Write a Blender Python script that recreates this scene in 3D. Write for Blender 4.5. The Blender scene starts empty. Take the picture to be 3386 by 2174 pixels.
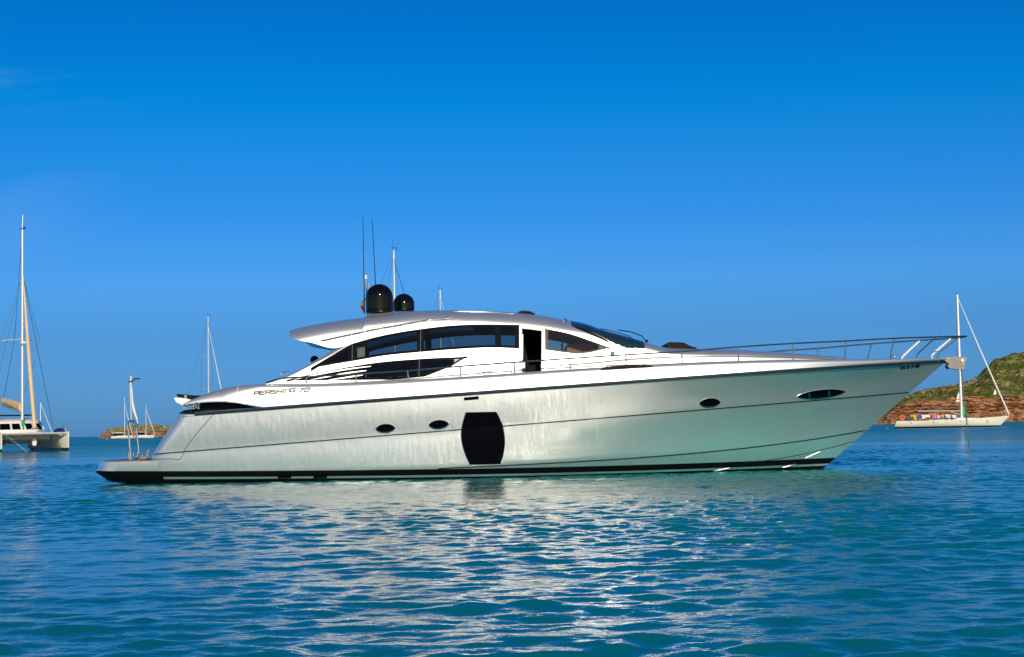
import bpy, math, random
import numpy as np
from mathutils import Vector, Matrix
from mathutils.bvhtree import BVHTree

random.seed(7); rng = np.random.default_rng(11)
SC = bpy.context.scene
COL = SC.collection
R = math.radians

# ------------------------------------------------------------------ camera
F, CX, CY = 5200.0, 1693.0, 1087.0
HOR, SLOPE, CAMZ = 1418.0, 0.019, 1.25
PITCH = math.atan((HOR - CY) / F); ROLL = math.atan(SLOPE)
f_ = Vector((0, math.cos(PITCH), math.sin(PITCH)))
u0 = Vector((0, -math.sin(PITCH), math.cos(PITCH))); r0 = Vector((1, 0, 0))
r_ = r0 * math.cos(ROLL) - u0 * math.sin(ROLL)
u_ = u0 * math.cos(ROLL) + r0 * math.sin(ROLL)
CAM = Vector((0, 0, CAMZ))
cd = bpy.data.cameras.new('camera'); cam = bpy.data.objects.new('camera', cd); COL.objects.link(cam)
cd.sensor_width = 36; cd.lens = F / 3386 * 36; cd.clip_start = 0.1; cd.clip_end = 60000
M = Matrix((r_, u_, -f_)).transposed().to_4x4(); M.translation = CAM
cam.matrix_world = M
SC.camera = cam
SC.render.resolution_x = 1024; SC.render.resolution_y = 657

# ------------------------------------------------------------------ sky + sun
SUN_EL, SUN_AZ = R(21), R(9)      # azimuth measured from straight behind the camera, minus = camera left
sun_dir = Vector((math.sin(SUN_AZ) * math.cos(SUN_EL), -math.cos(SUN_AZ) * math.cos(SUN_EL), math.sin(SUN_EL)))
w = bpy.data.worlds.new("World"); SC.world = w; w.use_nodes = True
nt = w.node_tree; nt.nodes.clear(); L = nt.links.new
sky = nt.nodes.new('ShaderNodeTexSky'); sky.sky_type = 'NISHITA'; sky.sun_disc = False
sky.sun_elevation = SUN_EL; sky.sun_rotation = math.atan2(sun_dir.x, sun_dir.y)
sky.air_density = 1.0; sky.dust_density = 0.3; sky.ozone_density = 4.0; sky.altitude = 0
tc = nt.nodes.new('ShaderNodeTexCoord')
sp = nt.nodes.new('ShaderNodeSeparateXYZ'); L(tc.outputs['Generated'], sp.inputs[0])
rp_ = nt.nodes.new('ShaderNodeValToRGB'); L(sp.outputs['Z'], rp_.inputs[0])      # clear deep-blue air away from the sun
els = [(0.0, (.136, .376, 1)), (.06, (.155, .408, .86)), (.094, (.18, .519, .995)), (.143, (.092, .507, 1)), (.206, (.004, .545, .986)), (.262, (.003, .465, .95)), (.6, (.12, .5, .97))]
while len(rp_.color_ramp.elements) < len(els): rp_.color_ramp.elements.new(.5)
for e, (p_, c_) in zip(rp_.color_ramp.elements, els): e.position = p_; e.color = (*c_, 1)
mr_ = nt.nodes.new('ShaderNodeMapRange'); mr_.interpolation_type = 'SMOOTHSTEP'; mr_.inputs[1].default_value = -0.35; mr_.inputs[2].default_value = 0.45; L(sp.outputs['Y'], mr_.inputs[0])
side = nt.nodes.new('ShaderNodeMix'); side.data_type = 'RGBA'; side.inputs[6].default_value = (.92, .94, .96, 1); L(mr_.outputs[0], side.inputs[0]); L(rp_.outputs[0], side.inputs[7])
tint = nt.nodes.new('ShaderNodeMix'); tint.data_type = 'RGBA'; tint.blend_type = 'MULTIPLY'; tint.inputs[0].default_value = 1.0
bg = nt.nodes.new('ShaderNodeBackground'); bg.inputs['Strength'].default_value = 0.10
out = nt.nodes.new('ShaderNodeOutputWorld')
L(tc.outputs['Generated'], sky.inputs['Vector']); L(sky.outputs[0], tint.inputs[6]); L(side.outputs[2], tint.inputs[7]); wm = nt.nodes.new('ShaderNodeMapping'); wm.inputs['Scale'].default_value = (2.0, 2.0, 9.0); wm.inputs['Rotation'].default_value = (0, R(22), 0); L(tc.outputs['Generated'], wm.inputs[0])
wn_ = nt.nodes.new('ShaderNodeTexNoise'); wn_.inputs['Scale'].default_value = 2.2; wn_.inputs['Detail'].default_value = 7; wn_.inputs['Distortion'].default_value = .6; L(wm.outputs[0], wn_.inputs['Vector'])
wr = nt.nodes.new('ShaderNodeMapRange'); wr.inputs[1].default_value = .50; wr.inputs[2].default_value = .85; wr.inputs[3].default_value = 0; wr.inputs[4].default_value = .14; L(wn_.outputs[0], wr.inputs[0])
wmk = nt.nodes.new('ShaderNodeMapRange'); wmk.inputs[1].default_value = -.22; wmk.inputs[2].default_value = -.30; wmm = nt.nodes.new('ShaderNodeMath'); wmm.operation = 'MULTIPLY'
wx = nt.nodes.new('ShaderNodeMix'); wx.data_type = 'RGBA'; L(sp.outputs['X'], wmk.inputs[0]); L(wr.outputs[0], wmm.inputs[0]); L(wmk.outputs[0], wmm.inputs[1]); L(wmm.outputs[0], wx.inputs[0]); L(tint.outputs[2], wx.inputs[6]); wx.inputs[7].default_value = (5.0, 6.0, 8.4, 1); L(wx.outputs[2], bg.inputs['Color']); L(bg.outputs[0], out.inputs[0])
sd = bpy.data.lights.new('sun', 'SUN'); sd.energy = 3.6; sd.angle = R(0.53); sd.color = (1.0, 0.875, 0.69)
so = bpy.data.objects.new('sun', sd); COL.objects.link(so)
so.rotation_euler = (-sun_dir).to_track_quat('-Z', 'Y').to_euler(); so.location = (0, -20, 40)
SC.view_settings.view_transform = 'Standard'; SC.view_settings.look = 'None'
SC.view_settings.exposure = 0.0; SC.view_settings.gamma = 1.0
SC.cycles.use_denoising = True
SC.cycles.max_bounces = 8; SC.cycles.glossy_bounces = 5; SC.cycles.transparent_max_bounces = 16
SC.cycles.sample_clamp_indirect = 60.0
SC.cycles.blur_glossy = 0.0

# ------------------------------------------------------------------ helpers
def ray(px, py):
    return f_ + r_ * ((px - CX) / F) - u_ * ((py - CY) / F)
def at_y(px, py, Y):
    d = ray(px, py); return CAM + d * (Y / d.y)
def horizon(px): return HOR - SLOPE * (px - CX)
def zpx(px, py, Y): return at_y(px, py, Y).z
def xpx(px, py, Y): return at_y(px, py, Y).x

def tagit(o, label=None, cat=None, group=None, kind=None):
    if label: o['label'] = label
    if cat: o['category'] = cat
    if group: o['group'] = group
    if kind: o['kind'] = kind
    return o
def thing(name, label, cat, loc=(0, 0, 0), rotz=0, group=None):
    o = bpy.data.objects.new(name, None); COL.objects.link(o); o.empty_display_size = 0.3
    o.location = loc; o.rotation_euler = (0, 0, rotz)
    return tagit(o, label, cat, group)
def obj(name, verts, faces, mat, parent=None, smooth=True, angle=35, mats=None, midx=None):
    me = bpy.data.meshes.new(name)
    me.from_pydata([tuple(v) for v in verts], [], faces)
    if mats:
        for m in mats: me.materials.append(m)
        if midx is not None: me.polygons.foreach_set('material_index', midx)
    elif mat: me.materials.append(mat)
    if smooth:
        me.polygons.foreach_set('use_smooth', [True] * len(me.polygons))
        me.set_sharp_from_angle(angle=R(angle))
    me.update()
    o = bpy.data.objects.new(name, me); COL.objects.link(o)
    if parent: o.parent = parent
    return o

class MB:
    """collects shapes, then links them as one mesh"""
    def __init__(s): s.v = []; s.f = []
    def add(s, vs, fs):
        n = len(s.v); s.v += [Vector(v) for v in vs]; s.f += [tuple(i + n for i in f) for f in fs]; return s
    def box(s, c, d, rot=None, taper=1.0):
        x, y, z = d[0] / 2, d[1] / 2, d[2] / 2
        vs = [Vector((sx * x * (taper if sz > 0 else 1), sy * y * (taper if sz > 0 else 1), sz * z)) for sz in (-1, 1) for sx, sy in ((-1, -1), (1, -1), (1, 1), (-1, 1))]
        if rot: vs = [rot @ v for v in vs]
        return s.add([v + Vector(c) for v in vs], [(3, 2, 1, 0), (4, 5, 6, 7), (0, 1, 5, 4), (1, 2, 6, 5), (2, 3, 7, 6), (3, 0, 4, 7)])
    def tube(s, pts, r, n=8, caps=True):
        pts = [Vector(p) for p in pts]; rr = r if isinstance(r, (list, tuple)) else [r] * len(pts)
        vs = []; m = len(pts); ref = None
        for i, p in enumerate(pts):
            t = (pts[min(i + 1, m - 1)] - pts[max(i - 1, 0)]).normalized()
            if ref is None:
                ref = Vector((0, 0, 1)) if abs(t.z) < .9 else Vector((1, 0, 0))
            a = t.cross(ref).normalized(); b = t.cross(a).normalized(); ref = -b if b.dot(ref) < 0 else b
            for k in range(n):
                an = 2 * math.pi * k / n
                vs.append(p + (a * math.cos(an) + b * math.sin(an)) * rr[i])
        # keep rings aligned
        for i in range(1, m):
            ring = vs[i * n:(i + 1) * n]; prev = vs[(i - 1) * n:i * n]
            off = pts[i] - pts[i - 1]
            best = min(range(n), key=lambda q: (ring[q] - off - prev[0]).length)
            ring2 = ring[best:] + ring[:best]
            alt = [ring[(best - k) % n] for k in range(n)]
            if n > 2 and (alt[1] - off - prev[1]).length < (ring2[1] - off - prev[1]).length: ring2 = alt
            vs[i * n:(i + 1) * n] = ring2
        fs = [(i * n + k, i * n + (k + 1) % n, (i + 1) * n + (k + 1) % n, (i + 1) * n + k) for i in range(m - 1) for k in range(n)]
        if caps: fs += [tuple(range(n - 1, -1, -1)), tuple((m - 1) * n + k for k in range(n))]
        return s.add(vs, fs)
    def lathe(s, prof, c=(0, 0, 0), n=32):
        vs = []; c = Vector(c)
        for r, z in prof:
            for k in range(n):
                a = 2 * math.pi * k / n; vs.append(c + Vector((r * math.cos(a), r * math.sin(a), z)))
        m = len(prof)
        fs = [(i * n + k, i * n + (k + 1) % n, (i + 1) * n + (k + 1) % n, (i + 1) * n + k) for i in range(m - 1) for k in range(n)]
        fs += [tuple(range(n - 1, -1, -1)), tuple((m - 1) * n + k for k in range(n))]
        return s.add(vs, fs)
    def grid(s, P):
        m, n = len(P), len(P[0]); base = [p for row in P for p in row]
        return s.add(base, [(i * n + j, i * n + j + 1, (i + 1) * n + j + 1, (i + 1) * n + j) for i in range(m - 1) for j in range(n - 1)])
    def torus(s, c, R1, r2, axis='y', n=28, k=8, arc=1.0, start=0.0):
        pts = []
        for i in range(n + 1):
            a = start + 2 * math.pi * arc * i / n
            d = {'y': Vector((math.cos(a), 0, math.sin(a))), 'z': Vector((math.cos(a), math.sin(a), 0)), 'x': Vector((0, math.cos(a), math.sin(a)))}[axis]
            pts.append(Vector(c) + d * R1)
        return s.tube(pts, r2, k)
    def build(s, name, mat, parent=None, off=None, **kw):
        v = [x - off for x in s.v] if off is not None else s.v
        return obj(name, v, s.f, mat, parent, **kw)

def resample(P, n):
    P = np.array(P, float); d = np.r_[0, np.cumsum(np.hypot(*np.diff(P, axis=0).T))]
    t = np.linspace(0, d[-1], n)
    if len(P) > 2:
        # smooth hermite
        sl = np.gradient(P, d, axis=0); o = []
        for tt in t:
            i = min(max(np.searchsorted(d, tt) - 1, 0), len(d) - 2); h = d[i + 1] - d[i]; q = (tt - d[i]) / h
            o.append((2*q**3-3*q**2+1)*P[i] + (q**3-2*q**2+q)*h*sl[i] + (-2*q**3+3*q**2)*P[i+1] + (q**3-q**2)*h*sl[i+1])
        return np.array(o)
    return np.stack([np.interp(t, d, P[:, 0]), np.interp(t, d, P[:, 1])], 1)
def lin_resample(P, n):
    P = np.array(P, float); d = np.r_[0, np.cumsum(np.sqrt((np.diff(P, axis=0) ** 2).sum(1)))]
    t = np.linspace(0, d[-1], n)
    return np.stack([np.interp(t, d, P[:, k]) for k in range(P.shape[1])], 1)
def herm(xs, ys):
    xs = np.array(xs, float); ys = np.array(ys, float); o = np.argsort(xs); xs, ys = xs[o], ys[o]
    h = np.diff(xs); dl = np.diff(ys) / h
    m = np.zeros(len(xs)); m[0], m[-1] = dl[0], dl[-1]
    for i in range(1, len(xs) - 1):
        m[i] = 0 if dl[i - 1] * dl[i] <= 0 else 2 * dl[i - 1] * dl[i] / (dl[i - 1] + dl[i])
    def g(x):
        x = min(max(x, xs[0]), xs[-1]); i = int(min(max(np.searchsorted(xs, x) - 1, 0), len(xs) - 2))
        q = (x - xs[i]) / h[i]
        return float((2*q**3-3*q**2+1)*ys[i] + (q**3-2*q**2+q)*h[i]*m[i] + (-2*q**3+3*q**2)*ys[i+1] + (q**3-q**2)*h[i]*m[i+1])
    return g

# ------------------------------------------------------------------ materials
def pmat(name, col, rough=0.5, metal=0.0, coat=0.0, spec=0.5, noise=0.0, nscale=8.0, bump=0.0, bscale=40.0, rnoise=0.0):
    m = bpy.data.materials.new(name); m.use_nodes = True; t = m.node_tree; b = t.nodes['Principled BSDF']
    b.inputs['Base Color'].default_value = (*col, 1); b.inputs['Roughness'].default_value = rough
    b.inputs['Metallic'].default_value = metal; b.inputs['Coat Weight'].default_value = coat
    b.inputs['Coat Roughness'].default_value = 0.03; b.inputs['Specular IOR Level'].default_value = spec
    tcn = t.nodes.new('ShaderNodeTexCoord')
    if noise or rnoise:
        n = t.nodes.new('ShaderNodeTexNoise'); n.inputs['Scale'].default_value = nscale; n.inputs['Detail'].default_value = 5
        t.links.new(tcn.outputs['Object'], n.inputs['Vector'])
        if noise:
            mx = t.nodes.new('ShaderNodeMix'); mx.data_type = 'RGBA'
            mx.inputs[6].default_value = (*[c * (1 - noise) for c in col], 1); mx.inputs[7].default_value = (*[min(1, c * (1 + noise)) for c in col], 1)
            t.links.new(n.outputs[0], mx.inputs[0]); t.links.new(mx.outputs[2], b.inputs['Base Color'])
        if rnoise:
            mr = t.nodes.new('ShaderNodeMapRange'); mr.inputs[3].default_value = max(0, rough - rnoise); mr.inputs[4].default_value = rough + rnoise
            t.links.new(n.outputs[0], mr.inputs[0]); t.links.new(mr.outputs[0], b.inputs['Roughness'])
    if bump:
        n2 = t.nodes.new('ShaderNodeTexNoise'); n2.inputs['Scale'].default_value = bscale; n2.inputs['Detail'].default_value = 4
        bp = t.nodes.new('ShaderNodeBump'); bp.inputs['Strength'].default_value = bump; bp.inputs['Distance'].default_value = 0.02
        t.links.new(tcn.outputs['Object'], n2.inputs['Vector']); t.links.new(n2.outputs[0], bp.inputs['Height']); t.links.new(bp.outputs[0], b.inputs['Normal'])
    return m

PAINT = dict(rough=0.32, metal=0.95, coat=0.8)
m_silver = pmat('silver_paint', (0.76, 0.755, 0.735), 0.42, 0.80, 0.6, noise=0.02, nscale=0.6)
m_black = pmat('black_gloss', (0.003, 0.003, 0.003), 0.06, 0, 0.0, spec=.2)
m_dark = pmat('dark_matte', (0.008, 0.008, 0.009), 0.7, noise=0.2, spec=.12)
m_rubber = pmat('black_rubber', (0.015, 0.015, 0.016), 0.5)
m_steel = pmat('polished_steel', (0.72, 0.72, 0.72), 0.09, 1.0, rnoise=0.04, nscale=3)
m_joint = pmat('joint_grey', (0.20, 0.20, 0.20), 0.6)
m_dome = pmat('dome_gloss', (0.003, 0.003, 0.003), 0.08, 0, 0.0, spec=.28)
m_rail = pmat('rail_steel', (0.42, 0.42, 0.40), 0.16, 1.0)
m_groove = pmat('groove_line', (0.008, 0.012, 0.012), 0.9, spec=0.05)
m_cream = pmat('cream_frame', (0.80, 0.76, 0.62), 0.3, 0, 0.3)
m_teak = pmat('teak_deck', (0.16, 0.07, 0.06), 0.55, noise=0.3, nscale=20)
m_tan = pmat('tan_leather', (0.33, 0.14, 0.06), 0.5, noise=0.2)
m_white = pmat('white_gelcoat', (0.80, 0.78, 0.70), 0.25, 0, 0.3, noise=0.05, nscale=0.8)
m_alu = pmat('mast_alloy', (0.72, 0.70, 0.66), 0.35, 0.5)
m_sailcream = pmat('cream_canvas', (0.72, 0.50, 0.28), 0.85, noise=0.12, nscale=3, bump=0.4, bscale=8)
m_sailwhite = pmat('white_canvas', (0.78, 0.76, 0.72), 0.8, noise=0.06, nscale=4)
m_wire = pmat('rigging_wire', (0.03, 0.10, 0.16), 0.4, 0.3)
m_navy = pmat('navy_paint', (0.01, 0.02, 0.10), 0.3, 0, .3)
m_winblk = pmat('smoked_window', (0.002, 0.002, 0.003), 0.05, 0, 0.0, spec=.05)
m_letter = pmat('grey_lettering', (0.09, 0.09, 0.088), 1.0, 0.0, spec=0.0)
m_brown = pmat('bronze_trim', (0.03, 0.02, 0.014), 0.4, 0.0, spec=.2)

def glass(name, col, refl=1.0):
    m = bpy.data.materials.new(name); m.use_nodes = True; t = m.node_tree; t.nodes.clear()
    o = t.nodes.new('ShaderNodeOutputMaterial'); mx = t.nodes.new('ShaderNodeMixShader'); tr = t.nodes.new('ShaderNodeBsdfTransparent')
    gl = t.nodes.new('ShaderNodeBsdfGlossy'); fr = t.nodes.new('ShaderNodeFresnel'); fr.inputs[0].default_value = 1.5
    tr.inputs[0].default_value = (*col, 1); gl.inputs['Roughness'].default_value = 0.02; gl.inputs[0].default_value = (refl, refl, refl, 1)
    t.links.new(fr.outputs[0], mx.inputs[0]); t.links.new(tr.outputs[0], mx.inputs[1]); t.links.new(gl.outputs[0], mx.inputs[2]); t.links.new(mx.outputs[0], o.inputs[0])
    return m
m_glass = glass('tinted_glass', (0.41, 0.47, 0.50), .35)
m_glass2 = glass('smoke_glass', (0.70, 0.68, 0.62), .7)
m_wshield = glass('windscreen_glass', (0.16, 0.20, 0.22), 1.0)

# hull paint: silver with the black boot stripes set by height above water
def hull_material():
    m = bpy.data.materials.new('hull_paint'); m.use_nodes = True; t = m.node_tree; b = t.nodes['Principled BSDF']; lk = t.links.new
    b.inputs['Metallic'].default_value = 0.84; b.inputs['Coat IOR'].default_value = 1.9; b.inputs['Roughness'].default_value = PAINT['rough']; b.inputs['Coat Weight'].default_value = 0.8; b.inputs['Coat Roughness'].default_value = 0.04
    tcn = t.nodes.new('ShaderNodeTexCoord'); sx = t.nodes.new('ShaderNodeSeparateXYZ'); lk(tcn.outputs['Object'], sx.inputs[0])
    def mth(op, a, c):
        n = t.nodes.new('ShaderNodeMath'); n.operation = op
        for i, q in enumerate((a, c)):
            if q is None: continue
            if isinstance(q, (int, float)): n.inputs[i].default_value = q
            else: lk(q, n.inputs[i])
        return n.outputs[0]
    dx = mth('SUBTRACT', sx.outputs['X'], 1.0); top = mth('ADD', mth('MULTIPLY', mth('MULTIPLY', dx, dx), 0.0009), 0.25)
    z = sx.outputs['Z']; d = mth('SUBTRACT', top, z)                      # >0 below stripe top
    black = mth('GREATER_THAN', d, 0.0)
    pin = mth('MULTIPLY', mth('MULTIPLY', mth('GREATER_THAN', d, 0.15), mth('LESS_THAN', d, 0.205)), mth('GREATER_THAN', sx.outputs['X'], -8.95))
    fac = mth('MULTIPLY', black, mth('SUBTRACT', 1.0, pin))
    n = t.nodes.new('ShaderNodeTexNoise'); n.inputs['Scale'].default_value = 1.0; n.inputs['Detail'].default_value = 6
    mp = t.nodes.new('ShaderNodeMapping'); mp.inputs['Scale'].default_value = (2.2, 1, 0.5); lk(tcn.outputs['Object'], mp.inputs[0]); lk(mp.outputs[0], n.inputs['Vector'])
    c0 = t.nodes.new('ShaderNodeMix'); c0.data_type = 'RGBA'; c0.inputs[6].default_value = (0.90, 0.885, 0.845, 1); c0.inputs[7].default_value = (0.96, 0.945, 0.905, 1); lk(n.outputs[0], c0.inputs[0])
    c1 = t.nodes.new('ShaderNodeMix'); c1.data_type = 'RGBA'; lk(fac, c1.inputs[0]); lk(c0.outputs[2], c1.inputs[6]); c1.inputs[7].default_value = (0.004, 0.004, 0.005, 1)
    lk(c1.outputs[2], b.inputs['Base Color'])
    me = mth('SUBTRACT', 0.84, mth('MULTIPLY', fac, 0.84)); lk(me, b.inputs['Metallic']); lk(mth('SUBTRACT', 0.55, mth('MULTIPLY', fac, 0.55)), b.inputs['Coat Weight']); lk(mth('SUBTRACT', 0.5, mth('MULTIPLY', fac, 0.38)), b.inputs['Specular IOR Level'])
    # faint long-wave unfairness of the laminate so reflections wander
    n2 = t.nodes.new('ShaderNodeTexNoise'); n2.inputs['Scale'].default_value = 0.9; n2.inputs['Detail'].default_value = 2; lk(tcn.outputs['Object'], n2.inputs['Vector'])
    bp = t.nodes.new('ShaderNodeBump'); bp.inputs['Strength'].default_value = 0.25; bp.inputs['Distance'].default_value = 0.03
    lk(n2.outputs[0], bp.inputs['Height'])
    mp3 = t.nodes.new('ShaderNodeMapping'); mp3.inputs['Scale'].default_value = (7, 7, 2.4); lk(tcn.outputs['Object'], mp3.inputs[0])
    n3 = t.nodes.new('ShaderNodeTexNoise'); n3.inputs['Scale'].default_value = 1; n3.inputs['Detail'].default_value = 4; lk(mp3.outputs[0], n3.inputs['Vector'])
    bp3 = t.nodes.new('ShaderNodeBump'); bp3.inputs['Strength'].default_value = 1; bp3.inputs['Distance'].default_value = 0.009
    lk(n3.outputs[0], bp3.inputs['Height']); lk(bp.outputs[0], bp3.inputs['Normal']); lk(bp3.outputs[0], b.inputs['Normal']); lk(bp3.outputs[0], b.inputs['Coat Normal'])
    return m
m_hull = hull_material()

# ------------------------------------------------------------------ water
def water_material(k=1.0, big=0.0):
    m = bpy.data.materials.new('sea_water'); m.use_nodes = True; t = m.node_tree; b = t.nodes['Principled BSDF']; lk = t.links.new
    b.inputs['Roughness'].default_value = 0.045; b.inputs['IOR'].default_value = 1.333; b.inputs['Specular Tint'].default_value = (.86, 1.0, .70, 1)
    tcn = t.nodes.new('ShaderNodeTexCoord')
    n = t.nodes.new('ShaderNodeTexNoise'); n.inputs['Scale'].default_value = 0.035; n.inputs['Detail'].default_value = 3; lk(tcn.outputs['Object'], n.inputs['Vector'])
    cr = t.nodes.new('ShaderNodeValToRGB'); cr.color_ramp.elements[0].position = 0.35; cr.color_ramp.elements[1].position = 0.68
    cr.color_ramp.elements[0].color = (0.0, 0.118, 0.142, 1); cr.color_ramp.elements[1].color = (0.0, 0.19, 0.185, 1)
    lk(n.outputs[0], cr.inputs[0]); lk(cr.outputs[0], b.inputs['Base Color'])
    sy = t.nodes.new('ShaderNodeSeparateXYZ'); lk(tcn.outputs['Object'], sy.inputs[0]); mr = t.nodes.new('ShaderNodeMapRange'); lk(sy.outputs['Y'], mr.inputs[0])
    mr.inputs[1].default_value = 30; mr.inputs[2].default_value = 220; mr.inputs[3].default_value = 0.055; mr.inputs[4].default_value = 0.26; lk(mr.outputs[0], b.inputs['Roughness'])
    ms = t.nodes.new('ShaderNodeMapRange'); lk(sy.outputs['Y'], ms.inputs[0]); ms.inputs[1].default_value = 35; ms.inputs[2].default_value = 260; ms.inputs[3].default_value = 0.5; ms.inputs[4].default_value = 0.22; lk(ms.outputs[0], b.inputs['Specular IOR Level'])
    prev = None
    for sc, dist, det, asp in (((.8, big, 3, 1.6), (1.4, .10, 4, 1.7)) if big else ()) + ((6.0, 0.010 * k, 3, 1.25), (15, 0.004 * k, 3, 1.2)):
        mp = t.nodes.new('ShaderNodeMapping'); mp.inputs['Scale'].default_value = (sc, sc * asp, sc); mp.inputs['Rotation'].default_value = (0, 0, R(-9))
        nn = t.nodes.new('ShaderNodeTexNoise'); nn.inputs['Scale'].default_value = 1; nn.inputs['Detail'].default_value = det; nn.inputs['Roughness'].default_value = 0.55
        nn.inputs['Distortion'].default_value = 0.4
        bp = t.nodes.new('ShaderNodeBump'); bp.inputs['Strength'].default_value = 1.0; bp.inputs['Distance'].default_value = dist
        lk(tcn.outputs['Object'], mp.inputs[0]); lk(mp.outputs[0], nn.inputs['Vector']); lk(nn.outputs[0], bp.inputs['Height'])
        if prev: lk(prev.outputs[0], bp.inputs['Normal'])
        prev = bp
    lk(prev.outputs[0], b.inputs['Normal'])
    return m
def build_water():
    y0, y1, xw = 4.5, 95.0, 30.0
    ys = [y0]
    while ys[-1] < y1: ys.append(ys[-1] + max(0.022, 0.0023 * ys[-1]))
    ys = np.array(ys); xs = np.linspace(-xw, xw, 1000)
    X, Y = np.meshgrid(xs, ys); H = np.zeros_like(X)
    g = np.random.default_rng(5); N = 120
    for i in range(N):
        lam = math.exp(g.uniform(math.log(0.17), math.log(1.9))); k = 2 * math.pi / lam
        th = R(98) + g.normal(0, R(26 if lam > .5 else 46)); ph = g.uniform(0, 6.283)
        sl = 0.0245 * (1.0 if lam < .7 else 0.40)
        a = sl / k
        p = (X * math.cos(th) + Y * math.sin(th)) * k + ph
        H += a * (np.sin(p) - 0.20 * np.cos(2 * p))
    # patchy gusts
    G = 0.72 + 0.42 * np.sin(X * .31 + Y * .13 + 1.2) * np.sin(Y * .23 - X * .11 + .4)
    fade = np.clip((y1 - Y) / 25, 0, 1) * np.clip((Y - y0) / 1.0, 0, 1) * np.clip((xw - abs(X)) / 3, 0, 1)
    H *= G * fade
    m, n = X.shape
    V = np.stack([X.ravel(), Y.ravel(), H.ravel()], 1)
    idx = np.arange(m * n).reshape(m, n)
    Fq = np.stack([idx[:-1, :-1].ravel(), idx[:-1, 1:].ravel(), idx[1:, 1:].ravel(), idx[1:, :-1].ravel()], 1)
    B = 30000.0
    extra = np.array([(-B, -3000, 0), (B, -3000, 0), (B, y0, 0), (-B, y0, 0), (-B, ys[-1], 0), (B, ys[-1], 0), (B, B, 0), (-B, B, 0),
                      (-xw, y0, 0), (-xw, ys[-1], 0), (xw, y0, 0), (xw, ys[-1], 0)])
    k = len(V); V = np.vstack([V, extra])
    Fx = np.array([(k, k+1, k+2, k+3), (k+4, k+5, k+6, k+7), (k+3, k+8, k+9, k+4), (k+10, k+2, k+5, k+11)])
    Fq = np.vstack([Fq, Fx])
    me = bpy.data.meshes.new('sea'); me.vertices.add(len(V)); me.vertices.foreach_set('co', V.ravel())
    me.loops.add(Fq.size); me.loops.foreach_set('vertex_index', Fq.ravel().astype(np.int32))
    me.polygons.add(len(Fq)); me.polygons.foreach_set('loop_start', np.arange(0, Fq.size, 4, dtype=np.int32))
    me.polygons.foreach_set('use_smooth', [True] * len(Fq)); me.update(calc_edges=True); me.materials.append(water_material()); me.materials.append(water_material(1.6, .42)); mi = np.zeros(len(Fq), np.int32); mi[-4:] = 1; me.polygons.foreach_set('material_index', mi)
    o = bpy.data.objects.new('sea', me); COL.objects.link(o); o['kind'] = 'structure'; o['label'] = 'calm turquoise blue sea with small ripples'
build_water()

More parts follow.
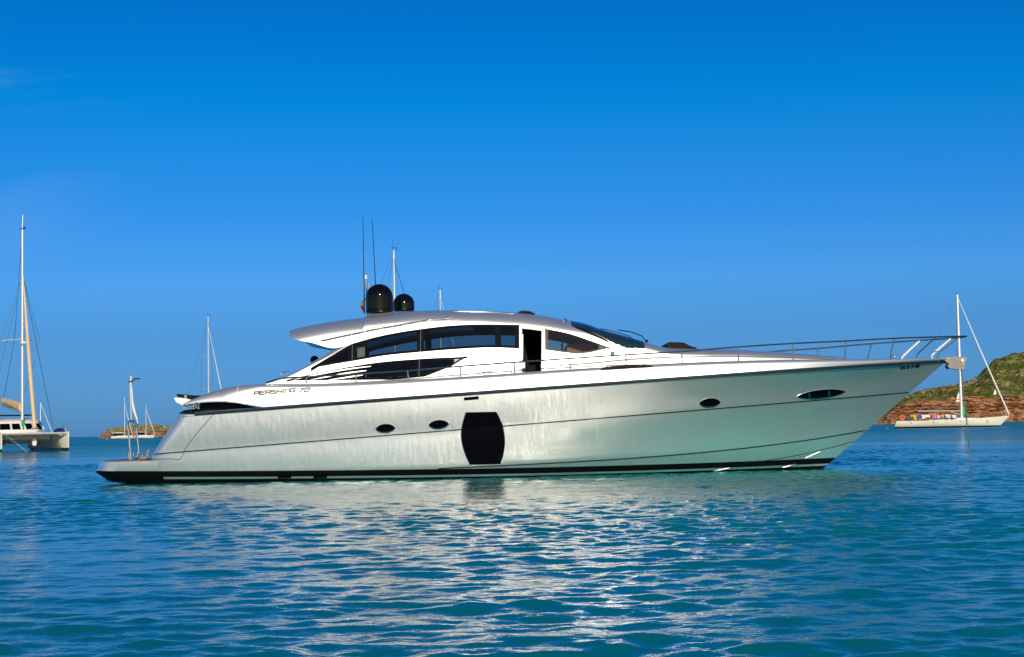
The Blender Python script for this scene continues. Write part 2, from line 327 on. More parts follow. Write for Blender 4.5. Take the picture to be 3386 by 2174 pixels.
# ------------------------------------------------------------------ land
def vnoise(seed):
    g = np.random.default_rng(seed); T = g.random((256, 256))
    def f(x, y):
        xi = np.floor(x).astype(int); yi = np.floor(y).astype(int); fx = x - xi; fy = y - yi
        fx = fx * fx * (3 - 2 * fx); fy = fy * fy * (3 - 2 * fy)
        a = T[xi % 256, yi % 256]; b = T[(xi + 1) % 256, yi % 256]; c = T[xi % 256, (yi + 1) % 256]; d = T[(xi + 1) % 256, (yi + 1) % 256]
        return (a * (1 - fx) + b * fx) * (1 - fy) + (c * (1 - fx) + d * fx) * fy
    return f
def fbm(f, x, y, o=4):
    s = 0; a = .5
    for _ in range(o): s = s + a * f(x, y); x = x * 2.03 + 3.1; y = y * 2.03 + 1.7; a *= .5
    return s
def land_material(name, rock_a, rock_b, veg, veg2, vthr, sc=1.0):
    m = bpy.data.materials.new(name); m.use_nodes = True; t = m.node_tree; b = t.nodes['Principled BSDF']; lk = t.links.new
    b.inputs['Roughness'].default_value = 0.95; b.inputs['Specular IOR Level'].default_value = 0.1
    tcn = t.nodes.new('ShaderNodeTexCoord'); at = t.nodes.new('ShaderNodeAttribute'); at.attribute_name = 'veg'
    def noise(s, det, aspect=(1, 1, 1)):
        mp = t.nodes.new('ShaderNodeMapping'); mp.inputs['Scale'].default_value = tuple(s * q for q in aspect); lk(tcn.outputs['Object'], mp.inputs[0])
        n = t.nodes.new('ShaderNodeTexNoise'); n.inputs['Scale'].default_value = 1; n.inputs['Detail'].default_value = det; n.inputs['Roughness'].default_value = .65; lk(mp.outputs[0], n.inputs['Vector']); return n.outputs[0]
    def ramp(fac, els):
        r = t.nodes.new('ShaderNodeValToRGB'); cr = r.color_ramp
        while len(cr.elements) < len(els): cr.elements.new(.5)
        for e, (p, c) in zip(cr.elements, els): e.position = p; e.color = (*c, 1)
        lk(fac, r.inputs[0]); return r.outputs[0]
    rock = ramp(noise(.26 * sc, 9, (1, 1, 2.6)), [(.36, (.035, .018, .012)), (.43, rock_b), (.53, rock_a), (.68, tuple(min(1, c * 1.3) for c in rock_a))])  # darkest stop paints shaded crevices into the rock colour
    dry = ramp(noise(.5 * sc, 5), [(.35, (0.20, 0.16, 0.06)), (.65, (0.46, 0.38, 0.17))])
    vg = ramp(noise(.45 * sc, 5), [(.35, veg2), (.65, veg)])
    vn = noise(.075 * sc, 7, (1, .5, 2.2))
    mk = ramp(vn, [(vthr, (0, 0, 0)), (vthr + .05, (1, 1, 1))])
    m1 = t.nodes.new('ShaderNodeMix'); m1.data_type = 'RGBA'; lk(mk, m1.inputs[0]); lk(dry, m1.inputs[6]); lk(vg, m1.inputs[7])
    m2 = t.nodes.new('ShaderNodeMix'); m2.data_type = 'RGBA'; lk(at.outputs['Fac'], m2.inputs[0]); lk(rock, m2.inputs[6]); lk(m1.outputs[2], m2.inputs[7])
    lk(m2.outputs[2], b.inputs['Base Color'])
    bp = t.nodes.new('ShaderNodeBump'); bp.inputs['Strength'].default_value = 1; bp.inputs['Distance'].default_value = 1.2 / sc
    lk(noise(.6 * sc, 8, (1, 1, 2)), bp.inputs['Height']); lk(bp.outputs[0], b.inputs['Normal'])
    return m
def terrain(name, px, ridge, cliff, D, depth, mat, seed, nx=520, ncl=70, nsl=110, cl_depth=14, rough=1.0, label=''):
    """px: control columns; ridge/cliff: picture rows of the skyline and of the cliff top; the land runs back `depth` metres"""
    zr = herm(px, [zpx(a, b, D + depth) for a, b in zip(px, ridge)])
    zc = herm(px, [max(.3, zpx(a, b, D + cl_depth)) for a, b in zip(px, cliff)])
    P = np.linspace(px[0], px[-1], nx); fn = vnoise(seed); f2 = vnoise(seed + 1)
    ridge_z = np.array([zr(p) for p in P]); cl_z = np.array([zc(p) for p in P])
    ridge_z = np.maximum(ridge_z, 0.2); cl_z = np.minimum(cl_z, ridge_z * .93)
    xd = np.array([xpx(p, 1400, D) for p in P]) / D
    rows = []; vg = []
    sc = rough
    for i in range(ncl + 1):
        v = i / ncl; z = cl_z * v
        # ledged cliff: depth set by terraces + noise
        X = xd * D
        prof = cl_depth * (v ** 1.3) * .55
        led = (fbm(fn, X * .06 / sc + 7, z * .55 / sc, 5) - .45) * 11 * sc * math.sin(math.pi * min(1, v * .9 + .08)) + (fbm(f2, X * .25 / sc, z * 1.6 / sc, 3) - .4) * 4.5 * sc + (fn(X * .035 / sc + 90, np.floor(z / (1.9 * sc) + .6 * fbm(f2, X * .05, z * .1, 2)) * 7.31) - .5) * 6 * sc * np.minimum(1, (1 - v) * 6)
        y = D + prof + led
        rows.append(np.stack([xd * y, y, z - (0.6 if i == 0 else 0) + 0 * X], 1)); vg.append(np.where(v > .9, np.clip((fbm(f2, X * .12 / sc, z * .3, 3) - .35) * 4, 0, 1), 0) + 0 * X)
    ylast = rows[-1][:, 1]
    for i in range(1, nsl + 1):
        v = i / nsl; y = ylast * (1 - v) + (D + depth) * v
        e = 1 - (1 - v) ** 1.25
        X = xd * y
        base = cl_z + (ridge_z - cl_z) * e
        nz = (fbm(fn, X * .045 / sc, y * .045 / sc, 5) - .47) * 7 * sc * min(1, v * 5) * math.sin(math.pi * (0.08 + .75 * v))
        bush = np.maximum(0, fbm(f2, X * .22 / sc + 9, y * .16 / sc, 4) - .47) * 8 * sc * min(1, v * 8)
        z = base + nz * (ridge_z - cl_z).clip(0, 12) / 12 + bush * (.5 if v > .93 else 1)
        rows.append(np.stack([X, y, z], 1))
        # bare outcrops where terrain noise dips
        out = fbm(fn, X * .05 / sc + 40, y * .03 / sc, 4)
        vg.append(np.clip((out - .27) * 12, 0, 1))
    V = np.concatenate(rows)
    back = rows[-1].copy(); back[:, 1] += depth * .8; back[:, 0] = xd * back[:, 1]; back[:, 2] = -1
    V = np.concatenate([V, back]); n = nx; m = len(rows) + 1
    idx = np.arange(m * n).reshape(m, n)
    Fq = np.stack([idx[:-1, :-1].ravel(), idx[:-1, 1:].ravel(), idx[1:, 1:].ravel(), idx[1:, :-1].ravel()], 1).tolist()
    o = obj(name, V.tolist(), Fq, mat, smooth=False)
    a = o.data.attributes.new('veg', 'FLOAT', 'POINT'); a.data.foreach_set('value', np.concatenate(vg + [np.ones(n)]).astype(np.float32))
    tagit(o, label, kind='structure')
    return o
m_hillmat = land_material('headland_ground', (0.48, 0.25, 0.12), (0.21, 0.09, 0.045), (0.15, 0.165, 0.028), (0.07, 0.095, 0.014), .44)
hill = terrain('headland_hill', [2830, 2914, 2960, 3024, 3095, 3180, 3235, 3252, 3306, 3386, 3500, 3700],
        [1397, 1375, 1340, 1309, 1291, 1276, 1258, 1236, 1198, 1173, 1150, 1140],
        [1400, 1385, 1352, 1327, 1322, 1312, 1311, 1310, 1309, 1308, 1305, 1300], 800, 230, m_hillmat, 3, nx=620, ncl=90, nsl=150,
        label='green and tan scrub headland above orange rock cliffs on the right')
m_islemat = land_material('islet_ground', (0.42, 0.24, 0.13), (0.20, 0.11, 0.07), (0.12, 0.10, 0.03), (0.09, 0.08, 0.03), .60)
isle = terrain('islet_hill', [325, 334, 356, 393, 430, 462, 502, 544, 600, 700, 800],
        [1450, 1445, 1426, 1418, 1413, 1409, 1406, 1411, 1414, 1424, 1445], [1450, 1447, 1432, 1430, 1429, 1430, 1427, 1424, 1428, 1433, 1446], 1150, 90, m_islemat, 21, nx=260, ncl=40, nsl=60, cl_depth=10, rough=.8,
        label='low brown rocky islet on the horizon at left')

# ================================================================== YACHT
YC = 42.6
YO = Vector((0, YC, 0))
yacht = thing('motor_yacht', 'large silver motor yacht with black radar domes lying side-on in the centre', 'yacht', YO)

stem = lambda z: STX0 + (z - STZ0) * STK
p1 = at_y(3122, 1200, YC); p2 = at_y(2724, 1549, YC)
STX0, STZ0 = p2.x, p2.z; STK = (p1.x - p2.x) / (p1.z - p2.z)

class Level:
    def __init__(s, pts, B, Lh, p, xs0, deg=4, flat=None, aft=0.06, xstern=None):
        s.B, s.L, s.p, s.aft = B, Lh, p, aft
        s.xs = xs0
        for it in range(6):
            xz = []
            for a, b in pts:
                X = xpx(a, b, YC - B)
                for _ in range(6):
                    q = at_y(a, b, YC - s.b(X)); X = q.x
                xz.append((q.x, q.z))
            xz = np.array(xz)
            if flat is not None:
                xz = np.vstack([[(-11 + i, flat) for i in range(flat_n(flat, xz))], xz]) if False else xz
            s.c = np.polyfit(xz[:, 0], xz[:, 1], deg); s.xr = (xz[:, 0].min(), xz[:, 0].max())
            X = s.xs
            for _ in range(20): X = stem(s.z(X))
            s.xs = X
    def b(s, X):
        t = min(max((s.xs - X) / s.L, 0), 1); h = s.B * (1 - (1 - t) ** s.p)
        if X < -2: h -= s.aft * s.B * ((-2 - X) / 9) ** 2
        return h
    def z(s, X): return float(np.polyval(s.c, X))
L_sheer = Level([(604,1338),(640,1320),(693,1299),(749,1281),(786,1275.5),(876,1271),(1012,1269),(1177,1265),(1350,1257),(1500,1246),(1650,1235),(1800,1226),(1950,1217),(2100,1208),(2300,1197),(2442,1192.5),(2622,1190),(2791,1189),(2945,1187.5),(3120,1185.5)][5:], 2.635, 9.5, 3.4, 11.9, 5)
L_rub = Level([(642,1372),(730,1364),(839,1352.6),(1012,1343),(1180,1332),(1350,1318),(1500,1306),(1800,1284),(1950,1272.6),(2400,1244),(2581,1229.5),(2863,1209),(3050,1199.5),(3120,1196)], 2.72, 9.5, 3.2, 11.8, 4)
L_c1 = Level([(505,1502.6),(608,1495),(1180,1449),(1500,1423.8),(1663,1409.5),(1950,1385),(2300,1359),(2750,1321),(3005,1298)], 2.60, 10.5, 2.6, 11.0, 3)
_c2 = [(1450,1550),(2000,1523),(2350,1492.6),(2600,1468),(2731,1446.5),(2862,1423.6)]
L_c2 = Level(_c2, 2.50, 11, 2.1, 10.0, 3)
L_ch = Level([(1700,1563),(2300,1548),(2540,1523),(2700,1492),(2783,1472),(2835,1456)], 2.38, 11, 1.75, 9.6, 3)
zc2 = lambda X: L_c2.z(X) if X > L_c2.xr[0] + .3 else 0.30
_x0 = L_c2.xr[0]; _k = L_c2.z(_x0)
def zc2(X): return L_c2.z(X) if X > _x0 else _k - 0.006 * (_x0 - X)
_x1 = L_ch.xr[0]; _k1 = min(L_ch.z(_x1), 0.10)
def zch(X): return max(L_ch.z(X), .05) if X > _x1 + 2 else max(0.02, min(L_ch.z(max(X, _x1)), .06))
def bilge(X):      # keel height
    xk = stem(0) ; t = min(max((xk - X) / 7.0, 0), 1)
    return -1.05 * (1 - (1 - t) ** 2)

XS_UP = at_y(588, 1371, YC - 2.3).x; XS_LO = at_y(486, 1521, YC - 2.3).x
ZU = at_y(588, 1371, YC - 2.5).z; ZL = at_y(486, 1521, YC - 2.5).z
def stern_x(z):
    q = (z - ZL) / (ZU - ZL); return XS_LO + (XS_UP - XS_LO) * (0.86 * q + 0.14 * q * q if q > 0 else 0)
RC = 0.42
def round_stern(b, X, xst):
    d = X - xst
    if d < RC: b = b - RC * (1 - math.sqrt(max(0, 1 - ((RC - d) / RC) ** 2)))
    return b
def hull_pt(k, s):
    """k: level index, s: 0 stern .. 1 stem  -> (X, halfbeam, z)"""
    Lv = [None, L_ch, L_c2, L_c1, L_rub][k]
    zf = [None, zch, zc2, L_c1.z, L_rub.z][k]
    z0 = zf(-8.5); xst = stern_x(z0)
    sp = s if s > .03 else s * s / .03 * .999 + 0  # tight spacing in the rounded corner
    X = xst + (Lv.xs - xst) * sp
    z = zf(X)
    if s >= 1: return Lv.xs, 0.0, z
    return X, round_stern(Lv.b(X), X, xst), z
def loftrows(s):
    rows = []
    # keel
    xk0 = stern_x(0.02); Xk = xk0 + (stem(-.2) - .0 - xk0) * (s if s > .03 else s * s / .03)
    xk = xk0 + (L_ch.xs - xk0) * s
    X1, b1, z1 = hull_pt(1, s)
    zk = bilge(X1) ;
    zk = zk if s < 1 else z1
    zk = min(zk, z1 - .0)
    if X1 > stem(0):                       # forefoot: keel line follows the stem
        zk = min(z1, (X1 - STX0) / STK + STZ0)
    rows.append((X1, 0.0, zk))
    for v in (.35, .7): rows.append((X1, b1 * v, zk + (z1 - zk) * v))
    prev = (X1, b1, z1); rows.append(prev)
    for k, sub in ((2, 3), (3, 7), (4, 7)):
        cur = hull_pt(k, s)
        for i in range(1, sub + 1):
            v = i / sub; X = prev[0] + (cur[0] - prev[0]) * v; b = prev[1] + (cur[1] - prev[1]) * v; z = prev[2] + (cur[2] - prev[2]) * v
            fl = min(1, max(0, (s - .45) / .4)) * (1 - max(0, (s - .9) / .1))
            if k == 4: b -= 0.10 * fl * math.sin(math.pi * v); b += 0.02 * (1 - fl) * math.sin(math.pi * v)
            if k == 3: b -= 0.05 * fl * math.sin(math.pi * v); b += 0.012 * (1 - fl) * math.sin(math.pi * v)
            rows.append((X, max(b, 0), z))
        prev = cur
    return rows
def build_hull():
    S = np.r_[np.linspace(0, .03, 14)[:-1], np.linspace(.03, 1, 190)]
    cols = [loftrows(s) for s in S]; mb = MB()
    near = [[Vector((x, YC - b, z)) for x, b, z in c] for c in cols]
    far = [[Vector((x, YC + b, z)) for x, b, z in c] for c in cols]
    mb.grid([list(r) for r in near]); mb.grid([list(reversed(r)) for r in far])
    # transom
    a = near[0]; c = far[0]; m = MB()
    mb.add(a + c, [(i, i + 1, len(a) + i + 1, len(a) + i) for i in range(len(a) - 1)])
    return mb, near
hull_mb, hull_near = build_hull()
hull = hull_mb.build('hull', m_hull, yacht, YO, angle=50)

# ---- bulwark band (white/silver strake above the rub rail) with the aft wing
wing_low = herm([604,640,659,700,730,782,839,869,880], [1338,1334.5,1332,1329.5,1329,1332.5,1344,1347.5,1350])
sheer_px = herm([604,640,693,749,786,830,876,940,1012], [1338,1320,1298,1281,1276,1273,1271,1270,1269])
def bul_lo_X(X):      # z of the lower edge at station X
    return zlow(X)
XW0 = at_y(604, 1338, YC - 2.45).x; XW1 = at_y(880, 1350, YC - 2.7).x; XW2 = at_y(1012, 1269, YC - 2.56).x
zw = [(at_y(p, wing_low(p), YC - 2.55)) for p in np.linspace(604, 880, 24)]
zlowf = herm([q.x for q in zw], [q.z for q in zw])
zs_ = [(at_y(p, sheer_px(p), YC - 2.42)) for p in np.linspace(604, 1012, 30)]
zshf = herm([q.x for q in zs_], [q.z for q in zs_])
def zsheer(X):
    if X < XW2:
        q = zshf(X)
        if X > XW2 - 1.5: k = (X - XW2 + 1.5) / 1.5; q = q * (1 - k) + L_sheer.z(X) * k
        return q
    return L_sheer.z(X)
def zlow(X): return zlowf(X) if X < XW1 else L_rub.z(X) + 0.035
def bul_b(X, z):
    zr, zh = L_rub.z(X), L_sheer.z(max(X, XW2 - 1))
    v = (z - zr) / max(.05, zh - zr)
    return L_rub.b(X) * (1 - v) + L_sheer.b(X) * v + 0.01
bulwark_cols = []
def build_bulwark():
    mb = MB(); near = []; far = []
    xe = L_sheer.xs
    for s in np.r_[np.linspace(0, .16, 60)[:-1], np.linspace(.16, 1, 150)]:
        X = XW0 + (xe - XW0) * s
        zl, zh = zlow(X), max(zsheer(X), zlow(X) + .004)
        h = zh - zl
        rr = min(h * .8, 0.11 + 0.33 * max(0, min(1, (XW2 - 1.2 - X) / 2.0)))
        taper = min(1.0, (X - XW0) / .9 + .12)
        c = []
        def bb(z, ins=0):
            b = bul_b(X, z) - ins
            if X < XW0 + 2.5: b -= 0.10 * ((XW0 + 2.5 - X) / 2.5) ** 2
            return max(b, 0) if s < 1 else 0
        c.append((X, bb(zl, .10), zl + .0)); 
        for i in range(6): z = zl + (h - rr) * i / 5; c.append((X, bb(z), z))
        for i in range(1, 9):
            a = math.pi / 2 * i / 8; z = zh - rr + rr * math.sin(a); c.append((X, max(0, bb(z, 1.3 * rr * (1 - math.cos(a)))), z))
        bt = c[-1][1]; c.append((X, max(0, bt - .12), zh - .005)); c.append((X, max(0, bt - .14), zh - .12))
        near.append([Vector((x, YC - b, z)) for x, b, z in c]); far.append([Vector((x, YC + b, z)) for x, b, z in c])
    mb.grid(near); mb.grid([list(reversed(r)) for r in far])
    return mb, near
bul_mb, bul_near = build_bulwark()
bul = bul_mb.build('bulwark', m_silver, yacht, YO, angle=60)
# deck sheet + aft cockpit well
def build_deck():
    mb = MB(); P = []
    for X in np.linspace(XW0 + .5, L_sheer.xs - .05, 90):
        b = max(0.01, L_sheer.b(X) - .25); z = zsheer(X) - .10 if X > XW2 - 1 else L_rub.z(X) + .06
        P.append([Vector((X, YC + b * q, z + .06 * (1 - q * q))) for q in np.linspace(-1, 1, 9)])
    return mb.grid(P)
build_deck().build('side_deck', pmat('deck_coat', (.62, .62, .60), .6), yacht, YO)
# transom top / aft deck: dark hood under the wing
def plate(prof, y0, y1, mat, name, parent, off=YO):
    mb = MB(); n = len(prof); A = [Vector((p[0], y0, p[1])) for p in prof]; B = [Vector((p[0], y1, p[1])) for p in prof]
    mb.add(A + B, [tuple(range(n)), tuple(range(2 * n - 1, n - 1, -1))] + [(i, i + n, (i + 1) % n + n, (i + 1) % n) for i in range(n)])
    return mb.build(name, mat, parent, off, smooth=False)
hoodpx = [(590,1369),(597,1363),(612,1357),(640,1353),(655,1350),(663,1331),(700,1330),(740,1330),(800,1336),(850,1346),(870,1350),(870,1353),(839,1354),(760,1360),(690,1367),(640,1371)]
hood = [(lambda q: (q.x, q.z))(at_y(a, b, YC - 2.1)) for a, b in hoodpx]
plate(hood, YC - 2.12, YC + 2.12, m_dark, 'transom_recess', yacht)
for a in (616, 640.5, 657.5):
    q = at_y(a, 1353, YC - 2.3); t = at_y(a, 1333, YC - 2.3)
    MB().tube([q, q * .6 + t * .4, t * .8 + q * .2, t], [.032, .03, .05, .05], 10).build('fairlead_post', m_steel, yacht, YO)
q = at_y(647, 1342, YC - 1.9); MB().box(q, (.17, .2, .14)).build('winch_box', m_silver, yacht, YO, smooth=False)
# aft sun pad on its pedestal seen above the wing
spad = [(lambda q: (q.x, q.z))(at_y(a, b, YC)) for a, b in [(612,1308),(614,1306),(664,1310.5),(690,1311),(690,1330),(640,1321),(618,1318)]]
plate(spad, YC - 1.1, YC + 1.1, m_dark, 'sun_pad', yacht)
sbase = [(lambda q: (q.x, q.z))(at_y(a, b, YC)) for a, b in [(606,1319),(618,1318),(645,1321),(680,1330),(640,1345),(614,1333)]]
plate(sbase, YC - 1.2, YC + 1.2, m_silver, 'sun_pad_base', yacht)
for a in (611.5, 616.5):
    MB().tube([at_y(a, 1319, YC - 1.15), at_y(a, 1308, YC - 1.15)], .022, 8).build('sun_pad_post', m_steel, yacht, YO)

# ---- swim platform
def build_platform():
    zt = at_y(400, 1526, YC - 2.3).z
    xt = at_y(327, 1529, YC - 1.9).x; xm = at_y(311, 1566, YC - 1.9).x; xb = at_y(347, 1590, YC - 1.9).x; xbb = at_y(420, 1597, YC - 1.9).x
    x1 = XS_LO + .6
    layers = [(zt, xt + .02, 2.425), (zt - .012, xt, 2.445), (zt - .16, xt - .05, 2.43), (.38, xm + .02, 2.41), (.35, xm, 2.405), (.30, xm + .03, 2.38), (.17, (xm + xb) / 2 + .06, 2.30), (.08, xb, 2.22), (.0, xbb, 2.1), (-.1, xbb + .4, 1.9)]
    mb = MB(); rings = []
    for z, xa, b in layers:
        ring = []; rc = .75
        for k in range(17):
            a = math.pi / 2 * k / 16
            ring.append(Vector((xa + rc - rc * math.sin(a) , YC - b + rc * .0 + rc - rc * math.cos(a), z)))
        # near corner from side (k=0) to aft (k=16), then mirrored
        ring = [Vector((x1, YC - b, z))] + ring
        ring = ring + [Vector((v.x, 2 * YC - v.y, v.z)) for v in reversed(ring)]
        rings.append(ring)
    n = len(rings[0]); P = rings
    mb.grid([list(reversed(r)) for r in P])
    mb.add(rings[0], [tuple(range(n))])
    o = mb.build('swim_platform', m_hull, yacht, YO, angle=25)
    # teak sheet
    tk = MB(); ins = [Vector((v.x + (.07 if abs(v.y - YC) < 2.2 else .0) , YC + (v.y - YC) * .965, zt + .012)) for v in rings[0]]
    low = [v - Vector((0, 0, .010)) for v in ins]
    tk.add(ins + low, [tuple(range(n)), ] + [(i, i + n, i + n + 1, i + 1) for i in range(n - 1)])
    tk.build('teak_deck', m_teak, o, YO, smooth=False)
    return zt
ZPLAT = build_platform()
YP = YC - 1.4
def P3(px, py, y=YP): return at_y(px, py, y)
def arcpts(pxs): return [P3(a, b) for a, b in resample(pxs, 26)]
ld = MB(); ld.tube(arcpts([(433.5,1524),(430,1490),(426,1440),(422.5,1405),(425,1396),(433,1391.5),(442,1393),(451,1399),(458,1407)]), .026, 8)
ld.build('boarding_handrail', m_steel, yacht, YO)
ld = MB(); ld.tube(arcpts([(461,1523),(459,1500),(455,1460),(451,1425),(450,1418)]), .026, 8); ld.build('boarding_handrail', m_steel, yacht, YO)
for a in (427, 455):
    ld = MB(); ld.tube(arcpts([(a,1524),(a-1,1505),(a-1,1499),(a+4,1494),(a+11,1494),(a+14,1502),(a+15,1523)]), .017, 8); ld.build('ladder_hoop', m_steel, yacht, YO)
    MB().lathe([(.001,-.03),(.025,-.02),(.03,0),(.025,.02),(.001,.03)], P3(a-1,1499), 12).build('hoop_ball', m_steel, yacht, YO)
pole = MB(); pole.tube([P3(434.5,1391), P3(432,1330), P3(431.5,1290), P3(433,1244)], [.016,.018,.03,.033], 8); pole.build('shower_pole', m_alu, yacht, YO)
ring = MB(); c = P3(453, 1253); ring.torus(c, .062, .014, 'z'); ring.tube([P3(446,1254), P3(441,1257.5), P3(437,1262), P3(425,1263)], .016, 8); ring.torus(P3(432,1262.5), .05, .014, 'z')
ring.build('ring_bracket', m_rubber, yacht, YO)
hs_ = MB(); pp = resample([(434,1266),(437,1300),(439,1335),(444,1360),(452,1385),(457,1403)], 24); wd = np.interp(np.linspace(0,1,24), [0,.3,.6,.75,1],[.008,.016,.034,.03,.008])
hs_.tube([P3(a,b) for a,b in pp], list(wd), 8); hs_.build('hanging_strap', m_sailwhite, yacht, YO)
coil = MB(); coil.torus(P3(449,1402), .075, .012, 'y', arc=.9, start=.3); coil.torus(P3(452,1400), .065, .012, 'y', arc=.8, start=2); coil.build('hose_coil', m_steel, yacht, YO)
rp = MB(); rp.tube([P3(a,b,YC-1.9) for a,b in resample([(462,1513),(470,1516),(478,1515),(484,1512),(487,1503),(489,1495),(493,1488)], 20)], .035, 8)
tagit(rp.build('mooring_rope', pmat('rope', (.30,.24,.16), .9, bump=.8, bscale=120), None), 'coiled beige mooring rope on the teak swim platform of the silver yacht', 'rope')

# ---- ray projection on the hull / superstructure
def bvh_of(mb): return BVHTree.FromPolygons([tuple(v) for v in mb.v], mb.f)
bvh_h = bvh_of(hull_mb); both = MB(); both.add(hull_mb.v, hull_mb.f); both.add(bul_mb.v, bul_mb.f); bvh_hb = bvh_of(both)
def hit(bvh, px, py):
    d = ray(px, py).normalized(); q = bvh.ray_cast(CAM, d)
    if q[0] is None:
        for e in (2, 4, 7, 11):
            for sx, sy in ((0, e), (0, -e), (e, 0), (-e, 0)):
                q = bvh.ray_cast(CAM, ray(px + sx, py + sy).normalized())
                if q[0] is not None:
                    dd = ray(px, py); p = CAM + dd * (q[0].y / dd.y); n = q[1]; return p, (n if n.dot(d) < 0 else -n)
        p = at_y(px, py, YC - 2.3); return p, Vector((0, -1, 0))
    n = q[1]; return q[0], (n if n.dot(d) < 0 else -n)
def patch_mb(A, B, n, m, bvh, off=.006, thick=.012, lin=False):
    rs = lin_resample if lin else resample
    A = rs(A, n); B = rs(B, n); Fr = []; Bk = []
    for i in range(n):
        r1 = []; r2 = []
        for j in range(m):
            v = j / (m - 1); q = A[i] * (1 - v) + B[i] * v; p, nn = hit(bvh, *q)
            r1.append(p + nn * off); r2.append(p + nn * (off - thick))
        Fr.append(r1); Bk.append(r2)
    mb = MB(); mb.grid(Fr)
    edge = [(i, 0) for i in range(n)] + [(n - 1, j) for j in range(1, m)] + [(i, m - 1) for i in range(n - 2, -1, -1)] + [(0, j) for j in range(m - 2, 0, -1)]
    a = [Fr[i][j] for i, j in edge]; b = [Bk[i][j] for i, j in edge]; k = len(a)
    mb.add(a + b, [(i, (i + 1) % k, (i + 1) % k + k, i + k) for i in range(k)])
    return mb
def patch(name, A, B, mat, parent, bvh, n=24, m=4, off=.006, thick=.012, far=False, lin=False, angle=40):
    mb = patch_mb(A, B, n, m, bvh, off, thick, lin)
    o = mb.build(name, mat, parent, YO, angle=angle)
    if far:
        fm = MB(); fm.add([Vector((v.x, 2 * YC - v.y, v.z)) for v in mb.v], [tuple(reversed(f)) for f in mb.f]); fm.build(name, mat, parent, YO, angle=angle)
    return o
def ribbon(name, pts, w, mat, parent, bvh, n=None, off=.006, thick=.012, lin=False, far=False, m=2):
    """a strip of width w picture units following a line"""
    n = n or max(6, int(len(pts) * 8))
    P = (lin_resample if lin else resample)(pts, n); T = np.gradient(P, axis=0); T /= np.hypot(T[:, 0], T[:, 1])[:, None] + 1e-9; N = np.stack([-T[:, 1], T[:, 0]], 1)
    ww = np.interp(np.linspace(0, 1, n), np.linspace(0, 1, len(w)), w)[:, None] if isinstance(w, (list, tuple)) else w
    return patch(name, P - N * ww / 2, P + N * ww / 2, mat, parent, bvh, n, m, off, thick, far, True)

# rub rail: dark rubber with steel half round, following L_rub
def rub():
    xs = np.linspace(at_y(645, 1372, YC - 2.6).x, L_rub.xs - .02, 170)
    for nm, dz, r, mt, o_ in (('rub_rail', 0.0, .024, m_rubber, .012), ('rub_rail_trim', .036, .016, m_steel, .012), ('rub_rail_trim', -.036, .012, m_steel, .006)):
        for sg in (-1, 1):
            pts = [Vector((X, YC + sg * (L_rub.b(X) + o_), L_rub.z(X) + dz)) for X in xs]
            MB().tube(pts, r, 8).build(nm, mt, yacht, YO)
rub()
# crease lines and panel gaps
def lvl_line(Lv, xa, xb, zf=None, n=150, r=.015, name='styling_line', out=.002):
    zf = zf or Lv.z
    for sg in (-1, 1):
        MB().tube([Vector((X, YC + sg * (Lv.b(X) + out), zf(X))) for X in np.linspace(xa, xb, n)], r, 6).build(name, m_groove, yacht, YO)
lvl_line(L_c1, at_y(508, 1502, YC - 2.5).x, L_c1.xs - .05)
lvl_line(L_c2, at_y(1450, 1550, YC - 2.5).x, L_c2.xs - .05, zc2)
lvl_line(L_ch, at_y(2480, 1530, YC - 2).x, L_ch.xs - .05, zch, r=.008)
ribbon('panel_gap', [(706,1371),(670,1412),(630,1460),(608,1495),(598,1517),(560,1518),(505,1519.5)], 1.8, m_groove, yacht, bvh_h, 50, off=.003, thick=.006)
ribbon('panel_gap', [(604,1379),(660,1374.5),(706,1371)], 1.5, m_groove, yacht, bvh_h, 20, off=.003, thick=.006)
ribbon('panel_gap', [(787,1278),(783,1300),(781,1331)], 1.6, pmat('seam_white', (.8, .8, .78), .4), yacht, bvh_hb, 14, off=.004, thick=.008)
ribbon('wing_trim', [(612,1336.5),(659,1331.5),(730,1328.5),(782,1332),(839,1342.5),(869,1346.5)], 3, m_steel, yacht, bvh_hb, 40, off=.01, thick=.02)

# barrel shaped hull window, portholes, slot
LW = [(1541,1364),(1535,1384),(1530,1403),(1526,1425),(1525.5,1450),(1529,1470),(1536,1495),(1545,1517),(1554,1537)]
RW = [(1640,1362),(1650,1380),(1659,1400),(1664,1420),(1668,1445),(1668.5,1465),(1666,1490),(1661,1514),(1654,1535)]
wfr = patch('hull_window_frame', [(a - 2, b) for a, b in LW], [(a + 2, b) for a, b in RW], m_steel, yacht, bvh_h, 40, 10, off=.006)
patch('hull_window', LW, RW, m_winblk, wfr, bvh_h, 40, 10, off=.014)
def lens(cx, cy, w, h, tilt, k=1.0, n=25, e=.75):
    A = []; B = []
    for i in range(n):
        u = -1 + 2 * i / (n - 1); y = h / 2 * (max(0, 1 - abs(u) ** 2.2)) ** e; x = cx + u * w / 2
        A.append((x, cy + tilt * u * w / 2 - y)); B.append((x, cy + tilt * u * w / 2 + y * k))
    return A, B
